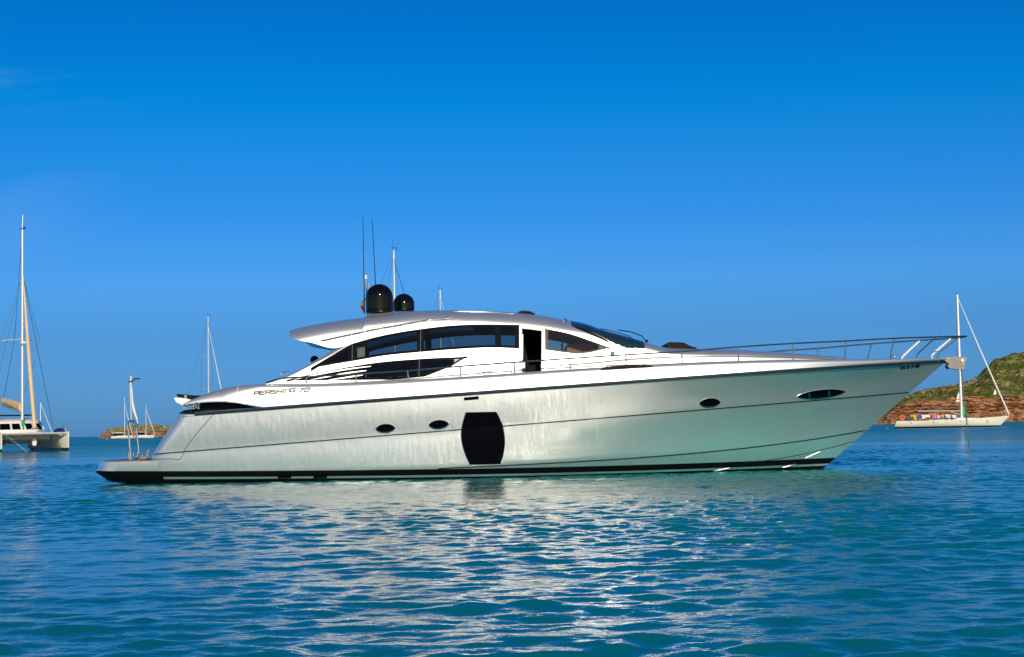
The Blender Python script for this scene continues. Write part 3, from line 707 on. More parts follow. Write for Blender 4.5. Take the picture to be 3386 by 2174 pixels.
for cx, cy, w_, h_, tl in ((1274.5, 1417, 63, 28, -.05), (1451, 1404, 65, 28, -.06), (2347, 1332, 68, 29, -.06), (2715, 1303, 159, 27, -.105)):
    A, B = lens(cx, cy + 1.2, w_ + 4, h_ + 4, tl); fr = patch('porthole_rim', A, B, m_steel, yacht, bvh_h, 40, 6, off=.010, thick=.02, lin=True)
    A, B = lens(cx, cy, w_, h_, tl, .86); pane = patch('porthole', A, B, m_winblk, fr, bvh_h, 40, 6, off=.017, thick=.02, lin=True)
    if w_ > 100:
        for bx in (2676, 2741):
            ribbon('porthole_bar', [(bx - 1, cy - 9 - (bx - 2715) * .1), (bx - 1, cy + 9 - (bx - 2715) * .1)], 5, m_steel, fr, bvh_h, 5, off=.03, thick=.02)
ribbon('hull_vent', [(1534,1320),(1560,1318),(1583,1316)], 10.5, m_winblk, yacht, bvh_h, 12, off=.008)
# spray rails under the bow
for a, b in (((2360,1558),(2412,1548)), ((2588,1547),(2630,1535)), ((2664,1515),(2712,1494))):
    ribbon('spray_rail', [a, ((a[0]+b[0])/2, (a[1]+b[1])/2+1), b], [.6, 2.2, .6], m_silver, yacht, bvh_h, 20, off=.010, thick=.016)
for a in (942, 1060):
    patch('exhaust_flap', [(a-20,1568),(a+18,1567)], [(a-24,1580),(a+22,1579)], m_black, yacht, bvh_h, 8, 4, off=.03, thick=.04, lin=True)

# lettering as strokes projected on the side (origin, baseline vector, up vector in picture units)
GL = {'P': [[(0,0),(0,1),(1,1),(1,.5),(0,.5)]], 'E': [[(1,1),(0,1),(0,0),(1,0)],[(0,.5),(.85,.5)]], 'R': [[(0,0),(0,1),(1,1),(1,.5),(.1,.5)],[(.85,.5),(1,0)]],
      'S': [[(1,1),(.08,1),(0,.55),(.95,.5),(1,0),(0,0)]], 'H': [[(0,0),(0,1)],[(1,0),(1,1)],[(0,.5),(1,.5)]], 'I': [[(0,0),(0,1)]], 'N': [[(0,0),(0,1),(.9,1),(1,.85),(1,0)]],
      'G': [[(1,1),(.1,1),(0,.9),(0,0),(1,0),(1,.5),(.5,.5)]], '7': [[(0,1),(1,1),(0,0)]], '2': [[(0,1),(1,1),(1,.5),(0,.5),(0,0),(1,0)]],
      '6': [[(1,1),(0,1),(0,0),(1,0),(1,.5),(0,.5)]], 'A': [[(0,0),(.5,1),(1,0)],[(.2,.4),(.8,.4)]], 'B': [[(0,0),(0,1),(.85,1),(.9,.5),(0,.5)],[(.9,.5),(1,0),(0,0)]],
      '-': [[(.1,.5),(.9,.5)]], '3': [[(0,1),(1,1),(1,.5),(.2,.5)],[(1,.5),(1,0),(0,0)]], '8': [[(0,0),(0,1),(1,1),(1,0),(0,0)],[(0,.5),(1,.5)]]}
def lettering(name, seq, mat, thick, bvh, parent):
    """seq: (char, x, y, width, height) in picture units"""
    mb = MB()
    for ch, x, y, wd, ht, slx, sly in seq:
        for st in GL[ch]:
            P = [(x + u * wd + v * slx, y - v * ht + u * wd * sly) for u, v in st]
            for (a, b) in zip(P[:-1], P[1:]):
                dx, dy = b[0] - a[0], b[1] - a[1]; l = math.hypot(dx, dy); nx, ny = -dy / l * thick / 2, dx / l * thick / 2
                ex, ey = dx / l * thick * .45, dy / l * thick * .45
                q = patch_mb([(a[0]+nx-ex, a[1]+ny-ey), (b[0]+nx+ex, b[1]+ny+ey)], [(a[0]-nx-ex, a[1]-ny-ey), (b[0]-nx+ex, b[1]-ny+ey)], 4, 2, bvh, .006, .008)
                mb.add(q.v, q.f)
    return mb.build(name, mat, parent, YO, smooth=False)
xs_ = [(c, x) for c, x in zip('PERSHING', (839, 858, 877, 896, 915.5, 936, 941.5, 960))]
seq = []
for c, x in xs_:
    wdt = {'I': 0}.get(c, 15 if c not in 'NG' else 14); seq.append((c, x, 1307.5 - (x - 839) * .085, wdt, 11, 3, -.085))
for c, x in (('7', 988.5), ('2', 1006.5)): seq.append((c, x, 1297.5 - (x - 988) * .085, 15, 11, 3, -.085))
lettering('name_lettering', seq, m_letter, 3.4, bvh_hb, yacht)
seq = [(c, 2978 + i * 6.9, 1221.5 - i * .75, 5, 8.5, 2, -.1) for i, c in enumerate('6AIB-3-68')]
lettering('registration_lettering', seq, m_black, 1.9, bvh_h, yacht)

# ---- superstructure
roof_px = [(1125,1064),(1181,1054),(1212,1046),(1294,1037),(1425,1026.5),(1500,1025),(1575,1026),(1650,1029),(1725,1033),(1800,1043),(1875,1058),(1931,1069),(1987,1089),(2040,1104),(2100,1121),(2145,1134),(2194,1147),(2240,1150.5),(2288,1151.5),(2340,1153),(2442,1154),(2520,1158),(2600,1163),(2700,1170),(2788,1177),(2825,1183),(2842,1190)]
pil_px = [(870,1271),(884,1265),(907,1257),(935,1245),(971,1229),(1005,1209),(1042,1187),(1072,1169),(1099,1152),(1140,1124),(1190,1092),(1230,1068),(1270,1052),(1300,1044)]
wingtop_px = [(951,1094.6),(1012,1079.6),(1068,1069),(1125,1060),(1181,1053),(1240,1045),(1300,1038),(1360,1031)]
YSIL = YC - .8
def pxfun(pts, y): q = [at_y(a, b, y) for a, b in pts]; return herm([p.x for p in q], [p.z for p in q])
z_roof = pxfun(roof_px, YSIL); z_pil = pxfun(pil_px, YC - 1.5); z_wt = pxfun(wingtop_px, YSIL)
XR0 = at_y(1300, 1044, YC - 1).x
XA, XB = at_y(870, 1271, YC - 1.9).x, at_y(2846, 1192, YC).x
def ztop(X):
    if X < XR0 - .6: return z_pil(X)
    if X < XR0 + .3: k = (X - XR0 + .6) / .9; return z_pil(X) * (1 - k) + (z_roof(X) - .0) * k
    return z_roof(X)
def xp(px, py=1150, y=YC - 1.9): return at_y(px, py, y).x
Wf = herm([XA - .1, XA + 1.5, xp(1700), xp(2000), xp(2200), xp(2450), xp(2650), xp(2780), XB], [1.98, 2.04, 2.04, 1.98, 1.82, 1.5, 1.1, .72, .12])
rhf = herm([XA, xp(1000), xp(1100), xp(1250), xp(1500), xp(1750), xp(1900), xp(2050), xp(2200), xp(2500), XB], [.03, .12, .20, .34, .42, .46, .42, .34, .24, .22, .06])
LEAN = 0.13
def zbase(X): return zsheer(X) - .16
def section(X, zt, rh, dW=0.0, zlo=None, n1=26, n2=26):
    """half section from the base (or zlo) up the side and over to the centre line: list of (halfwidth, z)"""
    zb = zbase(X); zt = max(zt, zb + .05); rh = min(rh, (zt - zb) * .8); zs = zt - rh - .03
    side = lambda z: Wf(X) - LEAN * (z - zb) + dW
    out = []; z0 = zb if zlo is None else zlo
    Ws = side(zs); fl = 0.0
    th0 = 0.0
    if z0 < zs:
        for i in range(n1): z = z0 + (zs - z0) * i / n1; out.append((side(z), z))
    else:
        s_ = min(1, (z0 - zs) / rh); th0 = math.asin(s_ ** (1 / .9)) if s_ < 1 else math.pi / 2
        for i in range(n1): out.append((0, 0))   # placeholder, replaced below
    for i in range(n2 + 1):
        a = th0 + (math.pi / 2 - th0) * (i / n2) ; out.append((Ws * math.cos(a) ** .62, zs + rh * math.sin(a) ** .9 + .03 * (i / n2)))
    if z0 >= zs:
        p0 = out[n1]
        for i in range(n1): out[i] = p0
    return out
def cabin_grid():
    xs = np.linspace(XA + .01, XB - .01, 430); near = []
    for X in xs: near.append([Vector((X, YC - b, z)) for b, z in section(X, ztop(X), rhf(X), n1=52, n2=26)])
    return near
cab_near = cabin_grid()
cmb = MB(); cmb.grid(cab_near); bvh_c = bvh_of(cmb)

def inpoly(x, y, P):
    c = False; n = len(P); j = n - 1
    for i in range(n):
        if (P[i][1] > y) != (P[j][1] > y) and x < (P[j][0] - P[i][0]) * (y - P[i][1]) / (P[j][1] - P[i][1]) + P[i][0]: c = not c
        j = i
    return c
def project(p):
    d = p - CAM; k = d.dot(f_); return CX + F * d.dot(r_) / k, CY - F * d.dot(u_) / k
MT = [(1027.6,1217.6),(1095,1177),(1162.6,1139),(1275,1109),(1387.7,1090),(1500,1077),(1594,1073),(1714,1075)]
MBt = [(1027.6,1217.8),(1095,1206),(1162.6,1195),(1275,1176),(1387.7,1165),(1500,1156),(1639,1150),(1714,1153)]
LT = [(949,1257),(1037,1237),(1125,1219.5),(1237.6,1201),(1387.7,1187.6),(1545,1180)]
LB = [(949,1258.5),(1200,1257),(1300,1256),(1406,1246),(1493,1212),(1545,1180)]
FT = [(1802,1087.5),(1875,1102),(1950,1126),(2018,1151)]
FB = [(1802,1157),(1850,1164),(1909,1171),(1950,1167),(2018,1151)]
DOOR = [(1726,1084),(1791,1092),(1790,1236),(1726,1240)]
def shrink(T, B, d):
    T = resample(T, 40); B = resample(B, 40) if len(B) != len(LB) else lin_resample(B, 40)
    P = [(a, b + d) for a, b in T] + [(a, b - d) for a, b in B[::-1]]
    return [q for q in P]
mt = resample(MT, 80); mb_ = resample(MBt, 80)
def yat(P, x): return float(np.interp(x, P[:, 0], P[:, 1]))
frt = resample(FT, 50); frb = lin_resample(FB, 50); lot = resample(LT, 60); lob = lin_resample(LB, 80)
def is_open(px, py):
    if 1062 < px < 1712 and yat(mt, px) + 6 < py < yat(mb_, px) - 6: return True
    if 1130 < px < 1500 and yat(lot, px) + 6 < py < yat(lob, px) - 7: return True
    if 1806 < px < 1996 and yat(frt, px) + 4 < py < yat(frb, px) - 4: return True
    if inpoly(px, py, DOOR): return True
    return False
def build_cabin():
    n = len(cab_near[0]); V = [p for r in cab_near for p in r]; F1 = []; F2 = []; m = len(cab_near)
    for i in range(m - 1):
        for j in range(n - 1):
            a, b, c, d = i * n + j, i * n + j + 1, (i + 1) * n + j + 1, (i + 1) * n + j
            ctr = (V[a] + V[b] + V[c] + V[d]) / 4
            if j < 60 and is_open(*project(ctr)):
                if not (inpoly(*project(ctr), DOOR)): continue
                F2.append((a, b, c, d)); continue       # door is open on the near side only
            F1.append((a, b, c, d))
    N = len(V); VF = [Vector((v.x, 2 * YC - v.y, v.z)) for v in V]
    faces = [tuple(reversed(f)) for f in F1] + [tuple(q + N for q in f) for f in F1 + F2]
    o = obj('cabin', [v - YO for v in V + VF], faces, m_silver, yacht, angle=60)
    o.data.materials.append(m_dark)
    md = o.modifiers.new('thickness', 'SOLIDIFY'); md.thickness = .035; md.offset = -1; md.material_offset = 1; md.material_offset_rim = 1; md.use_rim = True
    return o
cabin = build_cabin()

def far_dup(o):
    pass
# roof wing
XW_TIP, XWE = at_y(951, 1095, YC - 1.6).x, at_y(1560, 1070, YC - 1.8).x
wl = [at_y(a, b, YC - 1.85) for a, b in [(951,1096),(956,1107),(962,1119),(1030,1134),(1106,1152),(1135,1147),(1162.6,1138),(1275,1108),(1387.7,1089),(1500,1076.5),(1570,1073)]]
z_wl = herm([q.x for q in wl], [q.z for q in wl])
def build_wing():
    near = []
    for X in np.r_[np.linspace(XW_TIP + .005, XW_TIP + .12, 8)[:-1], np.linspace(XW_TIP + .12, XWE, 120)]:
        k = min(1, max(0, (X - xp(1250)) / 1.2)); zt = z_wt(X) * (1 - k) + z_roof(X) * k if X < xp(1355) else z_roof(X)
        rise = 0.006 + .016 * (1 - max(0, (X - xp(1350)) / (XWE - xp(1350))))
        rh = .50 if X < xp(1200) else rhf(X) * .6 + .2
        zb = zbase(X); zs = zt - rh
        sec = section(X, zt + rise, min(rh, .55), dW=rise - (0.0 if X > xp(1110) else 0), zlo=z_wl(X), n1=16, n2=24)
        near.append((X, sec))
    G = []
    for X, sec in near:
        und = [(sec[0][0] * q, sec[0][1] + .02 + .04 * (1 - q)) for q in (0, .5, .93)]
        G.append([(X, b, z) for b, z in und + sec])
    mb = MB()
    A = [[Vector((x, YC - b, z)) for x, b, z in r] for r in G]; B = [[Vector((x, YC + b, z)) for x, b, z in reversed(r)] for r in G]
    mb.grid(A); mb.grid(B)
    for r, fl in ((A[0], 0), (B[0], 0)): mb.add(r, [tuple(range(len(r)))])
    return mb
wing_mb = build_wing(); wing_mb.build('roof_wing', m_silver, yacht, YO, angle=40)
cw = MB(); cw.add(cmb.v, cmb.f); cw.add(wing_mb.v, wing_mb.f); bvh_cw = bvh_of(cw)
# grab rail on the roof side
gp = resample([(1060,1129),(1172,1104.5),(1286,1082),(1399,1064),(1514,1054)], 50); g3 = []
for i, (a, b) in enumerate(gp):
    p, nn = hit(bvh_cw, a, b); g3.append(p + nn * (.05 if 0 < i < 49 else 0))
gr = MB().tube(g3, .018, 8).build('grab_rail', m_steel, yacht, YO)
for i in (12, 25, 37):
    p, nn = hit(bvh_cw, *gp[i]); MB().tube([p, p + nn * .05], .014, 6).build('rail_foot', m_steel, gr, YO)

# windows: panes, dark borders, mullions
def sub(P, a, b, n=14): return [(x, yat(P, x)) for x in np.linspace(a, b, n)]
for a, b in ((1029, 1165), (1166.5, 1390), (1392, 1639), (1640.5, 1716)):
    patch('side_window', sub(mt, a, b), sub(mb_, a, b), m_glass, yacht, bvh_c, 30, 6, off=.004, thick=.006, far=True)
def shift(P, d): return [(a, b + d) for a, b in P]
fr = patch('window_border', sub(mt, 1028, 1716, 50), [(x, yat(mt, x) + (8 if x > 1180 else 12)) for x in np.linspace(1028, 1716, 50)], m_black, yacht, bvh_c, 90, 2, off=.008, thick=.016, far=True)
patch('window_border', [(x, yat(mb_, x) - 8) for x in np.linspace(1080, 1716, 50)], sub(mb_, 1080, 1716, 50), m_black, yacht, bvh_c, 90, 2, off=.008, thick=.016, far=True)
patch('window_border', [(1028,1217.3),(1050,1204),(1072,1191)], [(1028,1218),(1050,1214),(1092,1207)], m_black, yacht, bvh_c, 14, 3, off=.009, thick=.016, far=True)
for x0, x1 in ((1151, 1176), (1379, 1402), (1637, 1652), (1703, 1717)):
    patch('window_pillar', [(x0, yat(mt, x0)), (x0, yat(mb_, x0))], [(x1, yat(mt, x1)), (x1, yat(mb_, x1))], m_black, yacht, bvh_c, 10, 4, off=.010, thick=.02, far=True, lin=True)
for x in (1165.5, 1391.5):
    ribbon('window_joint', [(x, yat(mt, x) + 1), (x - 1, yat(mb_, x) - 1)], 1.0, m_joint, yacht, bvh_c, 8, off=.016, thick=.01, lin=True)
patch('window_border', sub(lot, 949, 1545, 40), [(x, yat(lot, x) + 6) for x in np.linspace(949, 1545, 40)], m_black, yacht, bvh_c, 60, 2, off=.010, thick=.018, far=True)
patch('side_window', sub(lot, 950, 1543, 40), sub(lob, 950, 1543, 40), m_glass, yacht, bvh_c, 60, 8, off=.004, thick=.006, far=True, lin=True)
patch('window_border', [(x, yat(lob, x) - 7) for x in np.linspace(1130, 1540, 40)], sub(lob, 1130, 1540, 40), m_black, yacht, bvh_c, 60, 2, off=.010, thick=.018, lin=True)
patch('louvre_backing', sub(lot, 949, 1160, 30), sub(lob, 949, 1160, 30), m_black, yacht, bvh_c, 40, 4, off=.009, thick=.018, far=True, lin=True)
for x in (1159, 1387):
    ribbon('window_joint', [(x, yat(lot, x) + 1), (x - 2, yat(lob, x) - 1)], 1.0, m_joint, yacht, bvh_c, 8, off=.02, thick=.01, lin=True)
patch('window_pillar', [(1378, yat(lot, 1378)), (1378, yat(lob, 1378))], [(1397, yat(lot, 1397)), (1397, yat(lob, 1397))], m_black, yacht, bvh_c, 8, 3, off=.012, thick=.02, lin=True)
for pts, w_ in (([(972,1257),(1050,1240),(1140,1224),(1190,1217),(1227,1213)], [1, 3.5, 4.5, 4, 2]), ([(1028,1257.5),(1090,1246),(1150,1235),(1212,1227)], [1, 3.5, 4.5, 2]), ([(1088,1257.5),(1130,1252),(1170,1246),(1200,1242)], [1, 3.5, 4, 2])):
    ribbon('louvre', pts, w_, m_silver, yacht, bvh_c, 30, off=.05, thick=.045, m=4)
patch('front_window', sub(frt, 1802, 2017, 30), sub(frb, 1802, 2017, 30), m_glass2, yacht, bvh_c, 40, 8, off=.004, thick=.006, far=True, lin=True)
patch('window_border', sub(frt, 1802, 2018, 30), [(x, yat(frt, x) + 5) for x in np.linspace(1802, 2018, 30)], m_black, yacht, bvh_c, 40, 2, off=.009, thick=.016, lin=True, far=True)
patch('window_border', [(x, yat(frb, x) - 5) for x in np.linspace(1802, 2016, 60)], sub(frb, 1802, 2016, 60), m_brown, yacht, bvh_c, 60, 2, off=.010, thick=.016, lin=True, far=True)
patch('window_border', [(1802,1088),(1802,1156)], [(1812,1091),(1812,1158)], m_brown, yacht, bvh_c, 8, 2, off=.012, thick=.02, lin=True, far=True)
patch('window_border', [(1980,1140),(1980,1159)], [(2017,1150.5),(2017,1151.5)], m_brown, yacht, bvh_c, 8, 3, off=.006, thick=.012, lin=True, far=True)
# side door: cream frame and sliding leaf pushed aft
dfr = ribbon('door_frame', [(1721.5,1240),(1721.5,1160),(1721.5,1083)], 9, m_cream, yacht, bvh_c, 14, off=.03, thick=.08, lin=True)
ribbon('door_header', [(1717,1080.5),(1760,1085),(1801,1090.5)], 11, m_cream, dfr, bvh_c, 12, off=.028, thick=.07, lin=True)
ribbon('door_jamb', [(1795.5,1091),(1795,1160),(1794,1237)], 8.5, m_cream, dfr, bvh_c, 14, off=.03, thick=.08, lin=True)
ribbon('door_seal', [(1727.5,1108),(1727,1190)], 3, m_alu, dfr, bvh_c, 8, off=.034, thick=.03, lin=True)
patch('door_locker', [(1720,1199),(1720,1219)], [(1736,1198),(1736,1218)], m_cream, dfr, bvh_c, 4, 3, off=.02, thick=.3, lin=True)
patch('door_locker', [(1720,1220),(1720,1239)], [(1736,1219),(1736,1237)], m_brown, dfr, bvh_c, 4, 3, off=.01, thick=.3, lin=True)

# windscreen
def wscreen():
    mb = MB(); A = []
    zf = pxfun([(1864,1076),(1912,1093),(1987,1119.5),(2032,1146),(2074,1163)], YC - 1.8)
    for X in np.linspace(xp(1890, 1080, YC - 1.5), xp(2128, 1130, YC - 1.5), 50):
        sec = section(X, ztop(X), rhf(X), n1=20, n2=40); lo = zf(X) + .05
        zt = sec[-1][1]; lo = min(lo, zt - .03)
        pts = [(b, z) for b, z in sec if z >= lo]
        pts = lin_resample(pts, 24)
        A.append([Vector((X, YC - b, z)) for b, z in pts] + [Vector((X, YC + b, z)) for b, z in pts[::-1][1:]])
    mb.grid([[v + Vector((.0, (-.012 if v.y < YC - .6 else .012 if v.y > YC + .6 else 0), .014)) for v in r] for r in A])
    return mb
m_ws = pmat('windscreen_smoked', (0.01, 0.03, 0.045), 0.05, 0, .5)
wscreen().build('windscreen', m_ws, yacht, YO)
def csurf(px, py, o=.03):
    p, nn = hit(bvh_c, px, py); return p + nn * o
wp = MB().tube([csurf(2137,1134,.03), csurf(2118,1123,.10), csurf(2080,1112,.12), csurf(2040,1104,.10)], .013, 6).build('wiper_arm', m_black, yacht, YO)
MB().tube([csurf(1982,1093.5,.05), csurf(2010,1098.5,.05), csurf(2040,1106,.05), csurf(2078,1118,.05), csurf(2095,1128,.04)], .012, 6).build('wiper_blade', m_rubber, wp, YO)
MB().tube([csurf(1995,1100,.04), csurf(2040,1116,.04), csurf(2090,1134,.04)], .010, 6).build('wiper_blade', m_rubber, wp, YO)
MB().lathe([(.035,-.02),(.035,.03),(.02,.05)], csurf(2137,1135,.04), 10).build('wiper_motor', m_black, wp, YO)
ribbon('windscreen_pillar', [(1902,1084),(1950,1103),(2000,1126),(2040,1146)], [2, 4, 4, 2], m_black, yacht, bvh_c, 20, off=.03, thick=.04)

# coachroof moulding shade strips and line, mooring recess
ribbon('moulding_shade', [(1802,1213),(1870,1208),(1950,1202),(2063,1191),(2150,1185),(2254,1181)], [3, 6, 7, 7, 6, 4], pmat('groove_shadow', (.16,.16,.155), .5, .3), yacht, bvh_c, 40, off=.004, thick=.01)  # flat strip: shade of the moulding hollow put into its grey colour
ribbon('moulding_shade', [(2254,1181),(2350,1179.5),(2487,1180.5),(2600,1183),(2675,1186),(2760,1189)], [4, 5, 5, 4, 3], pmat('groove_shadow2', (.16,.16,.155), .5, .3), yacht, bvh_c, 40, off=.004, thick=.01)  # same painted shade carried on towards the bow
ribbon('moulding_line', [(1802,1226),(1950,1219),(2063,1210)], 2.4, m_letter, yacht, bvh_cw, 20, off=.006, thick=.01)
rec = patch('mooring_recess', [(1984,1223),(2012,1213),(2048,1208),(2090,1205),(2130,1208),(2160,1213)], [(1984,1225),(2012,1224),(2048,1222),(2090,1219),(2130,1217),(2160,1215)], m_brown, yacht, bvh_of(MB().add(cmb.v + both.v, cmb.f + [tuple(i + len(cmb.v) for i in f) for f in both.f])), 30, 4, off=.02, thick=.03)
for a in (2035, 2108): MB().tube([at_y(a, 1222, YC - 2.4), at_y(a, 1209, YC - 2.4)], .035, 8).build('mooring_post', m_silver, rec, YO)
ribbon('panel_gap', [(1545,1180.5),(1590,1181),(1638,1184)], 1.6, m_letter, yacht, bvh_c, 12, off=.004, thick=.006)
ribbon('panel_gap', [(1638,1192),(1665,1197),(1690,1200)], 1.4, m_letter, yacht, bvh_c, 12, off=.004, thick=.006)
ribbon('panel_gap', [(1637.5,1156),(1637.5,1190),(1636,1228)], 1.5, m_letter, yacht, bvh_c, 12, off=.004, thick=.006, lin=True)
nl = MB(); p, nn = hit(bvh_c, 2026, 1169); nl.box(p + nn * .04, (.09, .09, .085)); nl.build('navigation_light', pmat('green_lamp', (.02, .22, .16), .1, 0, .5), yacht, YO, smooth=False)

# fore deck sun bed + folded black cover
cv = [(2198,1152),(2198,1146),(2201,1137.5),(2207,1135),(2248,1136),(2260,1139),(2272,1146),(2284,1150),(2300,1154),(2200,1156)]
plate([(lambda q: (q.x, q.z))(at_y(a, b, YC - .4)) for a, b in cv], YC - .9, YC + .9, m_dark, 'foredeck_backrest', yacht)
# roof hatch lamp and sunroof rail
hp = resample([(1713,1033),(1722,1029.5),(1738,1029),(1755,1032),(1768,1038)], 12)
hb = MB(); hb.grid([[at_y(a, b, YC - .8) + Vector((0, dy, -abs(dy) ** 2 * .1)) for dy in (-.35, -.2, 0, .2, .35)] for a, b in hp] )
hb.add([at_y(1713,1034,YC-1.15), at_y(1768,1040,YC-1.15), at_y(1755,1031.5,YC-1.15), at_y(1738,1029.5,YC-1.15), at_y(1722,1030,YC-1.15)], [(0,1,2,3,4)])
hb.build('roof_vent', m_black, yacht, YO)
sr = resample([(1500,1031),(1600,1032.5),(1700,1039)], 20); MB().tube([csurf(a, b, .012) for a, b in sr], .012, 6).build('sunroof_rail', m_steel, yacht, YO)
MB().tube([csurf(1864,1064,.02), csurf(1868,1062.5,.06), csurf(1876,1066,.02)], .022, 8).build('horn', m_steel, yacht, YO)

# radar platform, domes, antennas, light mast
pf = [(1187,1056),(1200,1046),(1213,1039),(1260,1034),(1294,1030.5),(1330,1028),(1425,1026.5),(1425,1034),(1300,1046),(1200,1058)]
pb = MB(); G = []
for X in np.linspace(at_y(1187, 1050, YC).x, at_y(1440, 1030, YC).x, 40):
    zt = pxfun([(1187,1057),(1200,1048),(1213,1040.5),(1260,1036),(1294,1032),(1330,1030),(1440,1028.5)], YC - .6)(X); kk = min(1, (X - at_y(1187, 1050, YC).x) / .35); G.append([Vector((X, YC + y * (.55 + .45 * kk), zt - d * (.15 + .85 * kk) - .05 * (1 - kk))) for y, d in ((-1.35, .30), (-.95, .10), (-.72, .012), (-.5, 0), (.5, 0), (.72, .012), (.95, .10), (1.35, .30))])
pb.grid(G); pb.add(G[0], [tuple(range(8))]); pb.add(G[-1], [tuple(range(8))]); pb.build('radar_platform', m_silver, yacht, YO, angle=30)
def dome(px, pyb, pyt, wpx, y):
    base = at_y(px, pyb, y); top = at_y(px, pyt, y); r = wpx / 2 * y / F; H = top.z - base.z
    prof = [(r * .93, 0), (r * .97, .02), (r, .05)]
    hc = H - r * .98
    prof += [(r, .05 + (hc - .05) * i / 4) for i in range(1, 5)]
    prof += [(r * math.cos(a), hc + r * .98 * math.sin(a)) for a in [math.pi / 2 * i / 18 for i in range(1, 18)]] + [(.001, H)]
    return MB().lathe(prof, base, 56).build('radar_dome', m_dome, yacht, YO, angle=60)
dome(1255, 1037, 940, 90.5, YC - .35); dome(1335.5, 1030, 972, 71, YC + .45)
MB().tube([at_y(1205.5,1040,YC-.1), at_y(1203,900,YC-.1), at_y(1200,710,YC-.1)], [.018,.014,.009], 6).build('whip_antenna', m_rubber, yacht, YO)
MB().tube([at_y(1243.5,1038,YC+.2), at_y(1241,930,YC+.2), at_y(1231,730,YC+.2)], [.018,.014,.010], 6).build('whip_antenna', m_rubber, yacht, YO)
lm = MB().tube([at_y(1214,1042,YC), at_y(1212,980,YC), at_y(1210,926,YC)], .026, 8).build('light_mast', m_steel, yacht, YO)
MB().tube([at_y(1202,946,YC), at_y(1220,946,YC)], .016, 6).build('mast_crossbar', m_steel, lm, YO)
for a, b in ((1210, 923), (1202, 950), (1220, 950)):
    MB().lathe([(.02,0),(.042,.0),(.042,.03),(.034,.035),(.034,.075),(.042,.08),(.042,.10),(.01,.11)], at_y(a, b, YC), 14).build('mast_lamp', m_cream if a == 1210 else m_steel, lm, YO)
# ensign hanging behind the mast
def flag():
    P = resample([(1206,986),(1201,1000),(1198,1012),(1203,1030)], 14); cols = []
    mb1 = MB(); G = []
    for i, (a, b) in enumerate(P):
        t = i / 13; wv = 2 + 9 * math.sin(math.pi * min(1, t * .8 + .15))
        G.append([at_y(a - wv * u + 4, b + u * 3, YC + .5 + .05 * math.sin(6 * u + 3 * t)) for u in np.linspace(0, 1, 9)])
    mb1.grid(G)
    fm = bpy.data.materials.new('flag_cloth'); fm.use_nodes = True; t = fm.node_tree; b = t.nodes['Principled BSDF']; b.inputs['Roughness'].default_value = .8
    tcn = t.nodes.new('ShaderNodeTexCoord'); sx = t.nodes.new('ShaderNodeSeparateXYZ'); r = t.nodes.new('ShaderNodeValToRGB'); t.links.new(tcn.outputs['Generated'], sx.inputs[0]); t.links.new(sx.outputs[2], r.inputs[0]); t.links.new(r.outputs[0], b.inputs['Base Color'])
    cr = r.color_ramp; cr.interpolation = 'CONSTANT'; cr.elements[0].color = (.55, .02, .02, 1); cr.elements[1].position = .45; cr.elements[1].color = (.75, .40, .02, 1)
    o = mb1.build('ensign_flag', fm, None); md = o.modifiers.new('t', 'SOLIDIFY'); md.thickness = .006
    tagit(o, 'small red and yellow flag hanging behind the yacht light mast', 'flag')
flag()
# dark headrest and small handrail aft of the pillar
MB().lathe([(.001,-.12),(.07,-.10),(.115,-.03),(.115,.04),(.07,.10),(.001,.12)], at_y(1040, 1191, YC + 0.3), 20).build('cockpit_headrest', m_dark, yacht, YO)
MB().tube([at_y(921,1246,YC-1.9), at_y(922,1240,YC-1.9), at_y(940,1232,YC-1.9), at_y(955,1229,YC-1.9), at_y(958,1233,YC-1.9)], .018, 8).build('aft_handrail', m_steel, yacht, YO)

# interior
X0i, X1i = xp(1110), xp(2010)
zfl = zbase(0) - .12
MB().box(((X0i + X1i) / 2, YC, zfl), (X1i - X0i + .5, 3.6, .05)).build('saloon_floor', m_dark, yacht, YO, smooth=False)
def seat(px, y, w_=.55, mat=m_dark):
    x = xp(px); st = MB(); zf_ = zfl
    st.box((x, y, zf_ + .28), (w_, .6, .5)); st.box((x - w_ * .45, y, zf_ + .72), (.14, .56, .75), Matrix.Rotation(R(-10), 3, 'Y'), .85)
    st.box((x - w_ * .52, y, zf_ + 1.18), (.11, .32, .2), None, .8)
    return st.build('helm_seat', mat, yacht, YO, smooth=False)
seat(1768, YC - .7); seat(1845, YC - .2, mat=m_tan); seat(1768, YC + .8)
sf = MB().box((xp(1450), YC + 1.0, zfl + .25), (4.2, .8, .45)); sf.box((xp(1450), YC + 1.42, zfl + .6), (4.2, .16, .4)); sf.build('saloon_sofa', m_dark, yacht, YO, smooth=False)
MB().box((xp(1930), YC, zfl + .55), (1.0, 3.0, 1.0), None, .8).build('dashboard', m_tan, yacht, YO, smooth=False)
wh = MB(); wh.torus((xp(1865), YC - .3, zfl + .98), .19, .016, 'x'); wh.build('steering_wheel', m_dark, yacht, YO)
ct = MB(); ct.grid([[Vector((xp(1190) + .10 * q + 0.0, YC - 1.62 + .02 * math.sin(q * 9), z)) for q in np.linspace(-1, 1, 24)] for z in (zpx(1190, 1186, YC - 1.6), zpx(1190, 1146, YC - 1.6))]); ct.build('curtain', m_cream, yacht, YO)
MB().box((xp(1752), YC - 1.85, zfl + .10), (.28, .3, .07)).build('door_step', m_tan, yacht, YO, smooth=False)

